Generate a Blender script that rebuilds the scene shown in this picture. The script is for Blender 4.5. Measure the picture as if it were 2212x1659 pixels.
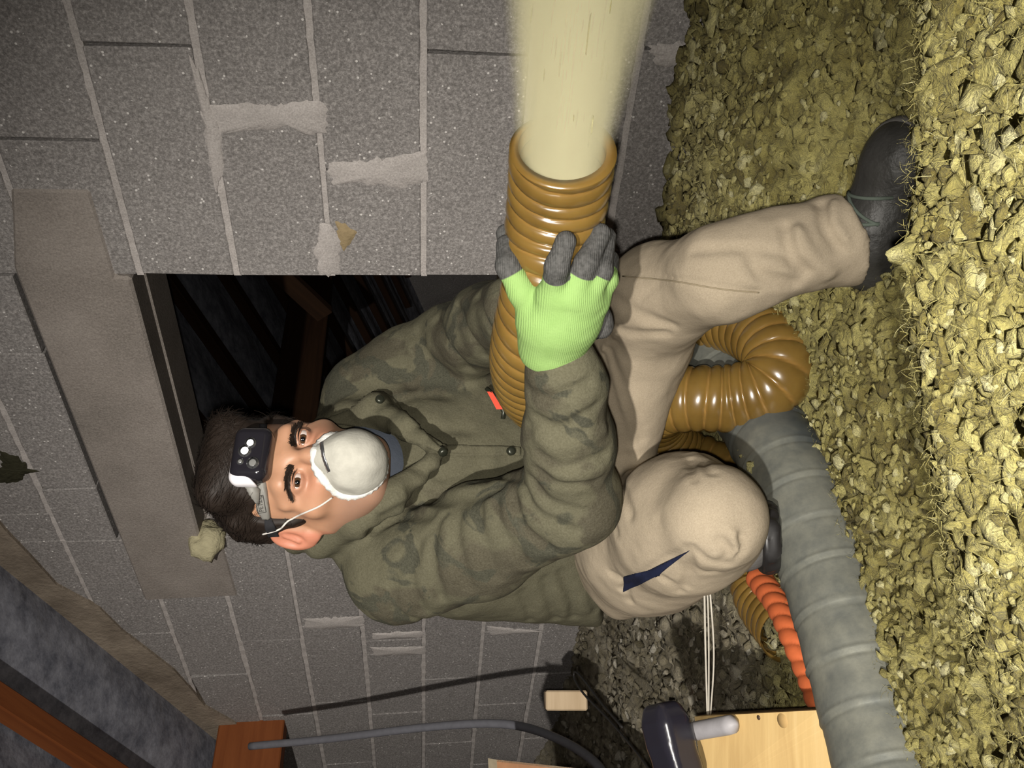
import bpy, bmesh, math, random
import numpy as np
from mathutils import Vector, Matrix

# ------------------------------------------------------------------ clear
for o in list(bpy.data.objects):
    bpy.data.objects.remove(o, do_unlink=True)
scene = bpy.context.scene
COL = scene.collection
rng = np.random.default_rng(7)
random.seed(7)

# ------------------------------------------------------------------ camera
FPX = 1850.0                      # focal length in pixels of the 2212 x 1659 frame
HC = 0.85                         # camera height above the floor boards
PITCH, ROLL = math.radians(6.5418), math.radians(0.6)
R0 = np.array([1, 0, 0.]); U0 = np.array([0, math.sin(PITCH), math.cos(PITCH)])
FW = np.array([0, math.cos(PITCH), -math.sin(PITCH)])
RT = R0 * math.cos(ROLL) - U0 * math.sin(ROLL)      # right of the upright view
UP = U0 * math.cos(ROLL) + R0 * math.sin(ROLL)      # up of the upright view
CAM = np.array([0, 0, HC])
# the phone was held on its side: the picture's right is the room's down
cd = bpy.data.cameras.new('camera'); cam = bpy.data.objects.new('camera', cd); COL.objects.link(cam)
cd.sensor_fit = 'HORIZONTAL'; cd.sensor_width = 36.0; cd.lens = FPX / 2212 * 36.0
cd.clip_start = 0.02; cd.clip_end = 60
m = Matrix.Identity(4)
for i in range(3):
    m[i][0] = -UP[i]; m[i][1] = RT[i]; m[i][2] = -FW[i]; m[i][3] = CAM[i]
cam.matrix_world = m
scene.camera = cam

# ------------------------------------------------------------------ world, lights, exposure
w = bpy.data.worlds.new('attic_dark'); scene.world = w; w.use_nodes = True
w.node_tree.nodes['Background'].inputs[0].default_value = (0.75, 0.8, 1.0, 1)
w.node_tree.nodes['Background'].inputs[1].default_value = 0.02
# the phone's flash, beside the lens
fl = bpy.data.lights.new('phone_flash', 'SPOT'); flo = bpy.data.objects.new('phone_flash', fl); COL.objects.link(flo)
fl.energy = 42; fl.spot_size = math.radians(125); fl.spot_blend = 1.0; fl.shadow_soft_size = 0.006
fl.color = (1.0, 0.95, 0.86)
flo.matrix_world = Matrix.Translation(Vector(CAM - RT * 0.018 + UP * 0.006)) @ m.to_3x3().to_4x4() @ Matrix.Rotation(math.radians(-9), 4, 'Y')
# a work lamp standing behind the photographer, to the left, pointed at the far left of the wall
ht = bpy.data.lights.new('work_lamp', 'SPOT'); hto = bpy.data.objects.new('work_lamp', ht); COL.objects.link(hto)
ht.energy = 400; ht.spot_size = math.radians(62); ht.spot_blend = 1.0; ht.shadow_soft_size = 0.02
ht.color = (1.0, 0.95, 0.88)
tpos = Vector(CAM - FW * 1.20 - RT * 0.27 + UP * 0.42)
taim = Vector(CAM + (FW - RT * (1330 - 829.5) / FPX - UP * (1060 - 1106) / FPX) * 2.6)
hto.matrix_world = Matrix.Translation(tpos) @ (taim - tpos).to_track_quat('-Z', 'Y').to_matrix().to_4x4()
vs = scene.view_settings
vs.view_transform = 'Standard'; vs.look = 'None'; vs.gamma = 1.0; vs.use_curve_mapping = False
vs.exposure = 0.0

# ------------------------------------------------------------------ pixel helpers
def ray(x, y):
    return FW + RT * ((1659 - y) - 829.5) / FPX - UP * (x - 1106) / FPX
def P(x, y, D):
    return CAM + ray(x, y) * D
def project(p):
    q = np.asarray(p) - CAM
    D = q @ FW
    return np.stack([1106 - (q @ UP) / D * FPX, 829.5 - (q @ RT) / D * FPX, D], -1)
# gable wall: sd runs along it (to the left, away), nn points through it
sd = np.array([-0.73498566, 0.67808264, 0]); nn = np.array([0.67808264, 0.73498566, 0])
W0 = np.array([0.23258611, 1.84435984, 0.0]); HZ = HC - 0.0232
ZZ = np.array([0, 0, 1.0])
def WP(s, h, n=0.0):              # wall coordinates: along, height above the joint at eye level, depth into the wall
    return W0 + sd * s + nn * n + ZZ * (HZ + h)
def wall_hit(x, y, n=0.0):
    v = ray(x, y); t = ((W0 + nn * n - CAM) @ nn) / (v @ nn)
    q = CAM + v * t
    return (q - W0) @ sd, q[2] - HZ
GA = (0.974, 1.137 + 0.0232); GS = -0.362
def gable(s): return GA[1] + GS * (s - GA[0])

# ------------------------------------------------------------------ object helpers
def tag(o, label=None, cat=None, group=None, kind=None):
    if label: o['label'] = label
    if cat: o['category'] = cat
    if group: o['group'] = group
    if kind: o['kind'] = kind
    return o
def link(name, me, mat=None, parent=None, smooth=False):
    o = bpy.data.objects.new(name, me); COL.objects.link(o)
    if mat is not None and len(me.materials) == 0: me.materials.append(mat)
    if parent is not None: o.parent = parent
    if smooth: me.polygons.foreach_set('use_smooth', np.ones(len(me.polygons), bool))
    return o
def from_np(name, V, Fc, mat=None, parent=None, smooth=True):
    me = bpy.data.meshes.new(name)
    V = np.ascontiguousarray(V, np.float32); Fc = np.ascontiguousarray(Fc, np.int32)
    k = Fc.shape[1]
    me.vertices.add(len(V)); me.vertices.foreach_set('co', V.ravel())
    me.loops.add(Fc.size); me.loops.foreach_set('vertex_index', Fc.ravel())
    me.polygons.add(len(Fc)); me.polygons.foreach_set('loop_start', np.arange(len(Fc), dtype=np.int32) * k)
    me.polygons.foreach_set('loop_total', np.full(len(Fc), k, np.int32))
    me.update(calc_edges=True); me.validate()
    return link(name, me, mat, parent, smooth)
def mesh_py(name, V, Fc, mat=None, parent=None, smooth=False):
    me = bpy.data.meshes.new(name); me.from_pydata([tuple(map(float, v)) for v in V], [], [list(map(int, q)) for q in Fc]); me.update()
    return link(name, me, mat, parent, smooth)
def prism(name, front, off, mat, parent=None, bevel=0.0, smooth=False):
    """solid between polygon `front` (list of 3D points) and the same moved by `off`"""
    n = len(front); V = [np.asarray(p) for p in front] + [np.asarray(p) + off for p in front]
    Fc = [list(range(n)), list(range(2 * n - 1, n - 1, -1))] + [[i, n + i, n + (i + 1) % n, (i + 1) % n] for i in range(n)]
    me = bpy.data.meshes.new(name); me.from_pydata([tuple(map(float, v)) for v in V], [], Fc)
    bm = bmesh.new(); bm.from_mesh(me); bmesh.ops.recalc_face_normals(bm, faces=bm.faces)
    if bevel: bmesh.ops.bevel(bm, geom=list(bm.edges), offset=bevel, segments=1, affect='EDGES')
    bm.to_mesh(me); bm.free()
    return link(name, me, mat, parent, smooth)
def attr(o, name, vals):
    a = o.data.attributes.new(name, 'FLOAT', 'POINT'); a.data.foreach_set('value', np.ascontiguousarray(vals, np.float32))
def catmull(pts, n=12):
    pts = [np.asarray(p, float) for p in pts]
    q = [2 * pts[0] - pts[1]] + pts + [2 * pts[-1] - pts[-2]]
    out = []
    for i in range(1, len(q) - 2):
        for t in np.linspace(0, 1, n, endpoint=False):
            a, b, c, d = q[i - 1:i + 3]
            out.append(0.5 * (2 * b + (c - a) * t + (2 * a - 5 * b + 4 * c - d) * t * t + (3 * b - a - 3 * c + d) * t ** 3))
    out.append(pts[-1])
    return np.array(out)
def resample(c, step):
    L = np.concatenate([[0], np.cumsum(np.linalg.norm(np.diff(c, axis=0), axis=1))])
    n = max(2, int(L[-1] / step) + 1); s = np.linspace(0, L[-1], n)
    return np.stack([np.interp(s, L, c[:, i]) for i in range(c.shape[1])], -1), s
def frames(c):
    T = np.gradient(c, axis=0); T /= np.linalg.norm(T, axis=1)[:, None] + 1e-12
    up = np.array([0, 0, 1.0]) if abs(T[0][2]) < .9 else np.array([1.0, 0, 0])
    N = np.zeros_like(c); N[0] = np.cross(T[0], up); N[0] /= np.linalg.norm(N[0])
    for i in range(1, len(c)):
        v = N[i - 1] - T[i] * (N[i - 1] @ T[i]); N[i] = v / np.linalg.norm(v)
    return T, N, np.cross(T, N)
def tube_arrays(c, rad, nseg=12, cap=True):
    """rad: scalar, (n,) or (n,nseg)"""
    c = np.asarray(c, float); n = len(c); T, N, B = frames(c)
    th = np.linspace(0, 2 * np.pi, nseg, endpoint=False)
    rad = np.asarray(rad, float)
    if rad.ndim == 0: rad = np.full((n, nseg), float(rad))
    elif rad.ndim == 1: rad = np.repeat(rad[:, None], nseg, 1)
    V = c[:, None, :] + rad[..., None] * (np.cos(th)[None, :, None] * N[:, None, :] + np.sin(th)[None, :, None] * B[:, None, :])
    V = V.reshape(-1, 3)
    i = np.arange(n - 1)[:, None] * nseg; j = np.arange(nseg)[None, :]; j2 = (j + 1) % nseg
    Fc = np.stack([i + j, i + j2, i + nseg + j2, i + nseg + j], -1).reshape(-1, 4)
    if cap:
        V = np.vstack([V, c[0], c[-1]]); k = n * nseg
        jj = np.arange(nseg); j2 = (jj + 1) % nseg
        tri0 = np.stack([j2, jj, np.full(nseg, k)], -1); base = (n - 1) * nseg
        tri1 = np.stack([base + jj, base + j2, np.full(nseg, k + 1)], -1)
        return V, Fc, np.vstack([tri0, tri1])
    return V, Fc, np.zeros((0, 3), int)
def tube(name, c, rad, mat, parent=None, nseg=12, cap=True):
    V, Q, T = tube_arrays(c, rad, nseg, cap)
    o = mesh_py(name, V, list(Q.tolist()) + T.tolist(), mat, parent, True)
    return o

# ------------------------------------------------------------------ noise (numpy)
def _h(ix, iy, iz):
    n = (ix * 374761393 + iy * 668265263 + iz * 2147483647 + 1274126177) & 0xffffffff
    n = ((n ^ (n >> 13)) * 1274126177) & 0xffffffff
    n = ((n ^ (n >> 16)) * 2246822519) & 0xffffffff
    return ((n ^ (n >> 15)) & 0xffffff) / float(0xffffff) * 2 - 1
def noise3(p):
    p = np.asarray(p, float); i = np.floor(p).astype(np.int64); f = p - i; u = f * f * (3 - 2 * f)
    x, y, z = i[..., 0], i[..., 1], i[..., 2]; r = 0
    for dx in (0, 1):
        for dy in (0, 1):
            for dz in (0, 1):
                wgt = (u[..., 0] if dx else 1 - u[..., 0]) * (u[..., 1] if dy else 1 - u[..., 1]) * (u[..., 2] if dz else 1 - u[..., 2])
                r = r + wgt * _h(x + dx, y + dy, z + dz)
    return r
def fbm(p, oct=4, gain=.5):
    a, r, q = 1.0, 0, np.asarray(p, float)
    for k in range(oct):
        r = r + a * noise3(q + 17.3 * k); q = q * 2.03; a *= gain
    return r
def sstep(a, b, x):
    t = np.clip((x - a) / (b - a), 0, 1); return t * t * (3 - 2 * t)

# ------------------------------------------------------------------ signed distance modelling
def cap2(p, a, b, ra, rb):
    a = np.asarray(a, float); b = np.asarray(b, float); ba = b - a; pa = p - a
    t = np.clip(pa @ ba / (ba @ ba + 1e-12), 0, 1)
    return np.linalg.norm(pa - t[:, None] * ba, axis=1) - (ra + t * (rb - ra))
def ell(p, c, r, M=None):
    q = p - np.asarray(c, float)
    if M is not None: q = q @ np.asarray(M).T        # rows of M are the local axes
    r = np.asarray(r, float)
    k0 = np.linalg.norm(q / r, axis=1); k1 = np.linalg.norm(q / (r * r), axis=1) + 1e-9
    return k0 * (k0 - 1) / k1
def rbox(p, c, hs, r, M=None):
    q = p - np.asarray(c, float)
    if M is not None: q = q @ np.asarray(M).T
    q = np.abs(q) - (np.asarray(hs, float) - r)
    return np.linalg.norm(np.maximum(q, 0), axis=1) + np.minimum(q.max(1), 0) - r
def smin(a, b, k):
    h = np.maximum(k - np.abs(a - b), 0) / k
    return np.minimum(a, b) - h * h * k * .25
def smax(a, b, k): return -smin(-a, -b, k)
def chain(p, pts, k=.02):
    """pts: list of (point, radius)"""
    d = None
    for (a, ra), (b, rb) in zip(pts[:-1], pts[1:]):
        e = cap2(p, a, b, ra, rb); d = e if d is None else smin(d, e, k)
    return d
def polydist(p, line):
    d = np.full(len(p), 1e9)
    for a, b in zip(line[:-1], line[1:]):
        ba = b - a; pa = p - a; t = np.clip(pa @ ba / (ba @ ba + 1e-12), 0, 1)
        d = np.minimum(d, np.linalg.norm(pa - t[:, None] * ba, axis=1))
    return d
def sdf_mesh(f, lo, hi, h, cf=4):
    lo = np.asarray(lo, float); hi = np.asarray(hi, float)
    nc = np.ceil((hi - lo) / (h * cf)).astype(int) + 1
    ax = [lo[i] + np.arange(nc[i]) * h * cf for i in range(3)]
    C = np.stack(np.meshgrid(*ax, indexing='ij'), -1).reshape(-1, 3)
    cv = f(C).reshape(nc)
    n = (nc - 1) * cf + 1
    near = np.abs(cv) < h * cf * 1.9 + .004
    cell = np.zeros(nc - 1, bool)
    for dx in (0, 1):
        for dy in (0, 1):
            for dz in (0, 1):
                cell |= near[dx:nc[0] - 1 + dx, dy:nc[1] - 1 + dy, dz:nc[2] - 1 + dz]
    val = np.repeat(np.repeat(np.repeat(cv, cf, 0), cf, 1), cf, 2)[:n[0], :n[1], :n[2]].astype(np.float32).copy()
    mask = np.zeros(n, bool)
    mc = np.repeat(np.repeat(np.repeat(cell, cf, 0), cf, 1), cf, 2)
    mask[:mc.shape[0], :mc.shape[1], :mc.shape[2]] |= mc
    mask[1:, :, :] |= mask[:-1]; mask[:, 1:, :] |= mask[:, :-1]; mask[:, :, 1:] |= mask[:, :, :-1]
    idx = np.argwhere(mask)
    for k in range(0, len(idx), 400000):
        ii = idx[k:k + 400000]
        val[ii[:, 0], ii[:, 1], ii[:, 2]] = f(lo + ii * h)
    ins = val < 0
    cs = [ins[dx:n[0] - 1 + dx, dy:n[1] - 1 + dy, dz:n[2] - 1 + dz] for dx in (0, 1) for dy in (0, 1) for dz in (0, 1)]
    cnt = sum(c.astype(np.int8) for c in cs)
    act = (cnt > 0) & (cnt < 8) & mask[:-1, :-1, :-1]
    ci = np.argwhere(act); vid = np.full(act.shape, -1, np.int32); vid[act] = np.arange(len(ci))
    acc = np.zeros((len(ci), 3)); num = np.zeros(len(ci))
    cor = [(dx, dy, dz) for dx in (0, 1) for dy in (0, 1) for dz in (0, 1)]
    vv = [val[ci[:, 0] + c[0], ci[:, 1] + c[1], ci[:, 2] + c[2]] for c in cor]
    for i in range(8):
        for j in range(i + 1, 8):
            if sum(abs(cor[i][k] - cor[j][k]) for k in range(3)) != 1: continue
            s = (vv[i] < 0) != (vv[j] < 0)
            t = np.where(s, vv[i] / (vv[i] - vv[j] + 1e-20), 0)
            pos = np.array(cor[i]) + t[:, None] * (np.array(cor[j]) - np.array(cor[i]))
            acc[s] += pos[s]; num += s
    V = lo + (ci + acc / num[:, None]) * h
    Q = []
    for a in range(3):
        b, c = (a + 1) % 3, (a + 2) % 3
        sl0 = [slice(None)] * 3; sl1 = [slice(None)] * 3
        sl0[a] = slice(0, n[a] - 1); sl1[a] = slice(1, n[a])
        ch = ins[tuple(sl0)] != ins[tuple(sl1)]
        e = np.argwhere(ch)
        e = e[(e[:, b] > 0) & (e[:, c] > 0) & (e[:, b] < n[b] - 1) & (e[:, c] < n[c] - 1)]
        sgn = ins[e[:, 0], e[:, 1], e[:, 2]]
        def at(db, dc):
            q = e.copy(); q[:, b] -= db; q[:, c] -= dc
            return vid[q[:, 0], q[:, 1], q[:, 2]]
        q = np.stack([at(1, 1), at(0, 1), at(0, 0), at(1, 0)], -1)
        q[~sgn] = q[~sgn][:, ::-1]
        Q.append(q[(q >= 0).all(1)])
    return V, np.vstack(Q)
def march(f, xs, ys, d0=.55, d1=2.4):
    """where the camera ray through each pixel meets the surface f = 0"""
    xs = np.atleast_1d(np.asarray(xs, float)); ys = np.atleast_1d(np.asarray(ys, float))
    v = FW[None] + RT[None] * ((829.5 - ys) / FPX)[:, None] - UP[None] * ((xs - 1106) / FPX)[:, None]
    L = np.linalg.norm(v, axis=1); t = np.full(len(xs), d0); best = t.copy(); bd = np.full(len(xs), 1e9)
    for i in range(90):
        d = f(CAM + v * t[:, None])
        b = np.abs(d) < bd; best[b] = t[b]; bd[b] = np.abs(d[b])
        t = np.minimum(t + np.clip(d, -.01, .2) * .75 / L, d1)
    return CAM + v * best[:, None], bd
def grad(f, p, e=.0015):
    g = np.stack([f(p + np.eye(3)[i] * e) - f(p - np.eye(3)[i] * e) for i in range(3)], -1)
    return g / (np.linalg.norm(g, axis=1)[:, None] + 1e-12)
def inpoly(px, py, poly):
    ins = np.zeros(len(px), bool); n = len(poly)
    for i in range(n):
        x1, y1 = poly[i]; x2, y2 = poly[(i + 1) % n]
        c = ((y1 > py) != (y2 > py)) & (px < (x2 - x1) * (py - y1) / (y2 - y1 + 1e-12) + x1)
        ins ^= c
    return ins
def applique(name, f, poly, th, mat, parent, step=5, lift=0.0, round_=.5):
    """a panel of thickness th lying on the surface f = 0 inside the outline poly"""
    poly = np.asarray(poly, float); x0, y0 = poly.min(0); x1, y1 = poly.max(0)
    nx = int((x1 - x0) / step) + 3; ny = int((y1 - y0) / step) + 3
    gx = x0 - step + np.arange(nx) * step; gy = y0 - step + np.arange(ny) * step
    X, Y = np.meshgrid(gx, gy, indexing='ij'); X = X.ravel(); Y = Y.ravel()
    ins = inpoly(X, Y, poly)
    # snap a ring of outside points to the outline for a clean edge
    I = ins.reshape(nx, ny); ring = np.zeros_like(I)
    for dx in (-1, 0, 1):
        for dy in (-1, 0, 1):
            ring |= np.roll(np.roll(I, dx, 0), dy, 1)
    ring &= ~I; rr = ring.ravel()
    for k in np.where(rr)[0]:
        b = None
        for i in range(len(poly)):
            a, c = poly[i], poly[(i + 1) % len(poly)]; q = np.array([X[k], Y[k]])
            t = np.clip((q - a) @ (c - a) / ((c - a) @ (c - a) + 1e-9), 0, 1); s = a + t * (c - a); e = np.linalg.norm(q - s)
            if b is None or e < b[0]: b = (e, s)
        X[k], Y[k] = b[1]
    use = ins | rr
    idx = np.full(nx * ny, -1); idx[use] = np.arange(use.sum())
    p, _ = march(f, X[use], Y[use]); g = grad(f, p, .003)
    edge = rr[use]
    topv = p + g * (lift + np.where(edge, th * round_, th))[:, None]; botv = p - g * .003
    n = use.sum(); G = idx.reshape(nx, ny); Fc = []; E = {}
    for i in range(nx - 1):
        for j in range(ny - 1):
            q = [G[i, j], G[i + 1, j], G[i + 1, j + 1], G[i, j + 1]]
            q = [a for a in q if a >= 0]
            if len(q) < 3: continue
            Fc.append(q)
            for a, b in zip(q, q[1:] + q[:1]):
                if (b, a) in E: E.pop((b, a))
                else: E[(a, b)] = 1
    out = [q[:] for q in Fc] + [[a + n for a in q[::-1]] for q in Fc] + [[b, a, a + n, b + n] for a, b in E]
    o = mesh_py(name, np.vstack([topv, botv]), out, mat, parent, True)
    bm = bmesh.new(); bm.from_mesh(o.data); bmesh.ops.recalc_face_normals(bm, faces=bm.faces); bm.to_mesh(o.data); bm.free()
    return o
def on(f, pts, lift=0.0):
    """pixel polyline laid on the surface f = 0"""
    a = np.asarray(pts, float); p, _ = march(f, a[:, 0], a[:, 1])
    return p + grad(f, p, .003) * lift if lift else p

# ------------------------------------------------------------------ materials
class NT:
    def __init__(s, name):
        s.m = bpy.data.materials.new(name); s.m.use_nodes = True; s.t = s.m.node_tree
        s.n = s.t.nodes; s.b = s.n['Principled BSDF']; s.out = s.n['Material Output']
    def new(s, t, **k):
        q = s.n.new(t)
        for a, b in k.items():
            if hasattr(q, a): setattr(q, a, b)
            else: q.inputs[a].default_value = b
        return q
    def l(s, a, b): s.t.links.new(a, b)
    def coord(s, out='Object', scale=(1, 1, 1)):
        c = s.new('ShaderNodeTexCoord'); mp = s.new('ShaderNodeMapping'); mp.inputs['Scale'].default_value = scale
        s.l(c.outputs[out], mp.inputs['Vector']); return mp.outputs['Vector']
    def noise(s, vec, scale, detail=4, rough=.55, dist=0.0):
        q = s.new('ShaderNodeTexNoise'); q.inputs['Scale'].default_value = scale; q.inputs['Detail'].default_value = detail
        q.inputs['Roughness'].default_value = rough; q.inputs['Distortion'].default_value = dist
        if vec is not None: s.l(vec, q.inputs['Vector'])
        return q.outputs['Fac']
    def ramp(s, fac, stops, interp='LINEAR'):
        q = s.new('ShaderNodeValToRGB'); q.color_ramp.interpolation = interp
        while len(q.color_ramp.elements) < len(stops): q.color_ramp.elements.new(.5)
        for e, (p, c) in zip(q.color_ramp.elements, stops):
            e.position = p; e.color = tuple(c) + (1,) if len(c) == 3 else c
        s.l(fac, q.inputs[0]); return q.outputs[0]
    def mix(s, fac, a, b, mode='MIX'):
        q = s.new('ShaderNodeMix'); q.data_type = 'RGBA'; q.blend_type = mode
        for v, k in ((fac, 0), (a, 6), (b, 7)):
            if isinstance(v, (int, float)): q.inputs[k].default_value = v
            elif isinstance(v, tuple): q.inputs[k].default_value = v + (1,) if len(v) == 3 else v
            else: s.l(v, q.inputs[k])
        return q.outputs[2]
    def math(s, op, a, b=0.0):
        q = s.new('ShaderNodeMath'); q.operation = op
        for v, k in ((a, 0), (b, 1)):
            if isinstance(v, (int, float)): q.inputs[k].default_value = v
            else: s.l(v, q.inputs[k])
        return q.outputs[0]
    def attr(s, name):
        q = s.new('ShaderNodeAttribute'); q.attribute_name = name; return q.outputs['Fac']
    def bump(s, h, strength=.3, dist=.01, prev=None):
        q = s.new('ShaderNodeBump'); q.inputs['Strength'].default_value = strength; q.inputs['Distance'].default_value = dist
        s.l(h, q.inputs['Height'])
        if prev is not None: s.l(prev, q.inputs['Normal'])
        s.l(q.outputs[0], s.b.inputs['Normal']); return q.outputs[0]
    def col(s, c):
        if isinstance(c, tuple): s.b.inputs['Base Color'].default_value = c + (1,)
        else: s.l(c, s.b.inputs['Base Color'])
    def rough(s, r, spec=None):
        s.b.inputs['Roughness'].default_value = r
        if spec is not None: s.b.inputs['Specular IOR Level'].default_value = spec
def simple(name, c, r=.6, spec=.3, metal=0.0, bump=None):
    t = NT(name); t.col(c); t.rough(r, spec); t.b.inputs['Metallic'].default_value = metal
    v = t.coord(); n = t.noise(v, 60, 5)
    t.col(t.mix(.35, c, t.ramp(n, [(.3, tuple(x * .7 for x in c)), (.7, tuple(min(1, x * 1.25) for x in c))])))
    if bump: t.bump(t.noise(v, bump[0], 5), bump[1], bump[2])
    return t.m
M = {}
t = NT('concrete_block'); v = t.coord()
n1 = t.noise(v, 3.5, 5); base = t.ramp(n1, [(.3, (.22, .2, .19)), (.7, (.33, .305, .29))])
grain = t.noise(v, 170, 6, .8)
c = t.mix(.75, base, t.ramp(grain, [(.33, (.09, .085, .08)), (.5, (.25, .235, .225)), (.66, (.52, .49, .47))]), 'MIX')
vo = t.new('ShaderNodeTexVoronoi'); vo.inputs['Scale'].default_value = 75; t.l(v, vo.inputs['Vector'])
spk = t.math('MULTIPLY', t.math('LESS_THAN', vo.outputs['Distance'], .17), t.math('GREATER_THAN', t.noise(v, 28, 3), .55))
c = t.mix(spk, c, (.7, .67, .64)); t.col(c); t.rough(.95, .1)
b1 = t.bump(t.noise(v, 330, 4, .7), .6, .004); M['block'] = t.m
t = NT('mortar'); v = t.coord(); n1 = t.noise(v, 12, 6)
c = t.ramp(n1, [(.3, (.36, .33, .31)), (.7, (.5, .46, .435))])
c = t.mix(.4, c, t.ramp(t.noise(v, 300, 4, .7), [(.35, (.22, .2, .19)), (.65, (.62, .58, .55))]))
t.col(c); t.rough(.95, .1); t.bump(t.noise(v, 200, 5, .7), .5, .004); M['mortar'] = t.m
t = NT('lintel_concrete'); v = t.coord(); n1 = t.noise(v, 5, 6, .6)
c = t.ramp(n1, [(.28, (.17, .15, .13)), (.5, (.24, .21, .185)), (.72, (.31, .275, .245))])
c = t.mix(.35, c, t.ramp(t.noise(v, 240, 5, .7), [(.35, (.1, .088, .08)), (.65, (.4, .36, .325))]))
t.col(c); t.rough(.95, .1); t.bump(t.noise(v, 150, 6, .65), .5, .005); M['lintel'] = t.m
t = NT('gable_plaster'); v = t.coord(); n1 = t.noise(v, 7, 6, .65)
c = t.ramp(n1, [(.3, (.16, .13, .1)), (.7, (.32, .265, .205))])
t.col(c); t.rough(.95, .1); t.bump(t.noise(v, 60, 6, .65), .6, .012); M['plaster'] = t.m
t = NT('roof_underlay'); v = t.coord(); n1 = t.noise(v, 14, 6, .75)
c = t.ramp(n1, [(.35, (.1, .105, .13)), (.65, (.27, .275, .315))])
t.col(c); t.rough(.7, .3); t.bump(t.noise(v, 9, 5), .5, .02); M['underlay'] = t.m
def wood(name, c0, c1, axis_scale=(2, 30, 30), r=.7):
    t = NT(name); v = t.coord('Object', axis_scale); n1 = t.noise(v, 1.0, 6, .6, .6)
    t.col(t.ramp(n1, [(.25, c0), (.75, c1)])); t.rough(r, .25); t.bump(t.noise(v, 2.5, 5), .25, .004); return t.m
M['rafter'] = wood('treated_rafter_wood', (.16, .043, .011), (.25, .078, .022))
M['offcut'] = wood('pale_offcut_wood', (.45, .33, .2), (.62, .48, .32))
# ================================================================== the setting
def box_frame(name, o, ax, size, mat, parent=None, bevel=.003):
    """box with corner at o and edges ax[i]*size[i]; its own axes follow the box"""
    ax = [np.asarray(a, float) / np.linalg.norm(a) for a in ax]
    me = bpy.data.meshes.new(name); bm = bmesh.new(); bmesh.ops.create_cube(bm, size=1)
    for vv in bm.verts:
        for i in range(3): vv.co[i] *= size[i]
    bmesh.ops.bevel(bm, geom=list(bm.edges), offset=bevel, segments=1, affect='EDGES')
    bm.to_mesh(me); bm.free()
    ob = link(name, me, mat, parent)
    c = np.asarray(o) + sum(ax[i] * size[i] / 2 for i in range(3))
    mm = Matrix.Identity(4)
    for i in range(3):
        for j in range(3): mm[j][i] = ax[i][j]
        mm[i][3] = c[i]
    ob.matrix_world = mm
    return ob
floor = prism('floor', [W0 + sd * a + nn * b for a, b in ((-4.6, -2.6), (6.6, -2.6), (6.6, 6.5), (-4.6, 6.5))], ZZ * -.03, M['offcut'])
tag(floor, 'bare attic floor boards under the insulation', kind='structure')

ROW = 0.194; SL = 0.876; TW = 0.20
LB, LT = 0.60, 0.822              # lintel bottom and top
wall_pts = []
def mort(s0, s1, h0, h1, h1b=None, n0=.06, n1=TW - .004):
    h1b = h1 if h1b is None else h1b
    f = [WP(s0, h0, n0), WP(s1, h0, n0), WP(s1, h1b, n0), WP(s0, h1, n0)]
    wall_pts.append(f)
HB = -HZ
mort(-1.6, 0.0, HB, gable(-1.6), gable(0)); mort(SL, 6.3, HB, gable(SL), gable(6.3)); mort(0.0, SL, LB + .01, gable(0), gable(SL))
V, Fc = [], []
for f in wall_pts:
    k = len(V); V += f + [p + nn * (TW - .066) for p in f]
    Fc += [[k, k + 1, k + 2, k + 3], [k + 7, k + 6, k + 5, k + 4]] + [[k + i, k + 4 + i, k + 4 + (i + 1) % 4, k + (i + 1) % 4] for i in range(4)]
wall = mesh_py('wall_back', V, Fc, M['mortar'])
tag(wall, 'grey concrete block gable wall with a doorway opening', kind='structure')
# joints measured on the photograph, one anchor per course (course k lies between k*ROW and (k+1)*ROW)
ANCH_R = {2: -.477, 1: -.345, 0: -.25, -1: -.483, -2: -.23, -3: -.5, 3: -.3, 4: -.52, 5: -.25, -4: -.25}
ANCH_L = {2: 1.418, 1: 1.345, 0: 1.45, -1: 1.717, -2: 1.424, -3: 1.717, 3: 1.62, 4: 1.35, -4: 1.45, 5: 1.2}
def block(s0, s1, h0, h1, mat=None):
    j = .0022; s0 += j; s1 -= j; h0 += .0058; h1 -= .0058
    if s1 - s0 < .03: return
    gap = .02
    t0, t1 = min(h1, gable(s0) - gap), min(h1, gable(s1) - gap)
    if t1 < h0 + .01 and t0 < h0 + .01: return
    if t1 < h0 + .005:
        s1 = s0 + (s1 - s0) * (t0 - h0) / (t0 - t1 + 1e-6); t1 = h0 + .005
    e = lambda: random.uniform(-.0025, .0025)
    pr = random.uniform(-.0015, .002)
    prism('concrete_block', [WP(s0 + e(), h0 + e(), -pr), WP(s1 + e(), h0 + e(), -pr), WP(s1 + e(), t1, -pr), WP(s0 + e(), t0, -pr)], nn * (TW - .004), M['block'], wall, bevel=.0025)
for k in range(-4, 7):
    h0, h1 = k * ROW, (k + 1) * ROW
    # right of the doorway
    a = ANCH_R.get(k, -.3)
    cuts = [0.0] + [x for x in np.arange(a + .5 * 6, -1.7, -.5) if x < -.06] + [-1.6]
    for s1, s0 in zip(cuts[:-1], cuts[1:]):
        if k == 3: block(s0, s1, h0, h1)
        else: block(max(s0, -1.6), s1, h0, h1)
    # left of the doorway
    a = ANCH_L.get(k, 1.5)
    if k in (3,): st = 1.16
    else: st = SL
    cuts = [st] + [x for x in np.arange(a - 2.0, 3.3, .5) if x > st + .06] + [3.4]
    if k == 0: cuts = sorted(cuts + [1.535])
    for s0, s1 in zip(cuts[:-1], cuts[1:]): block(s0, s1, h0, h1)
    # above the lintel
    if k >= 4:
        cuts = [0.0, .21 + .13 * (k % 2), .66 + .1 * (k % 2), SL]
        for s0, s1 in zip(cuts[:-1], cuts[1:]): block(s0, s1, h0 + .05 * (k == 4), h1)
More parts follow.
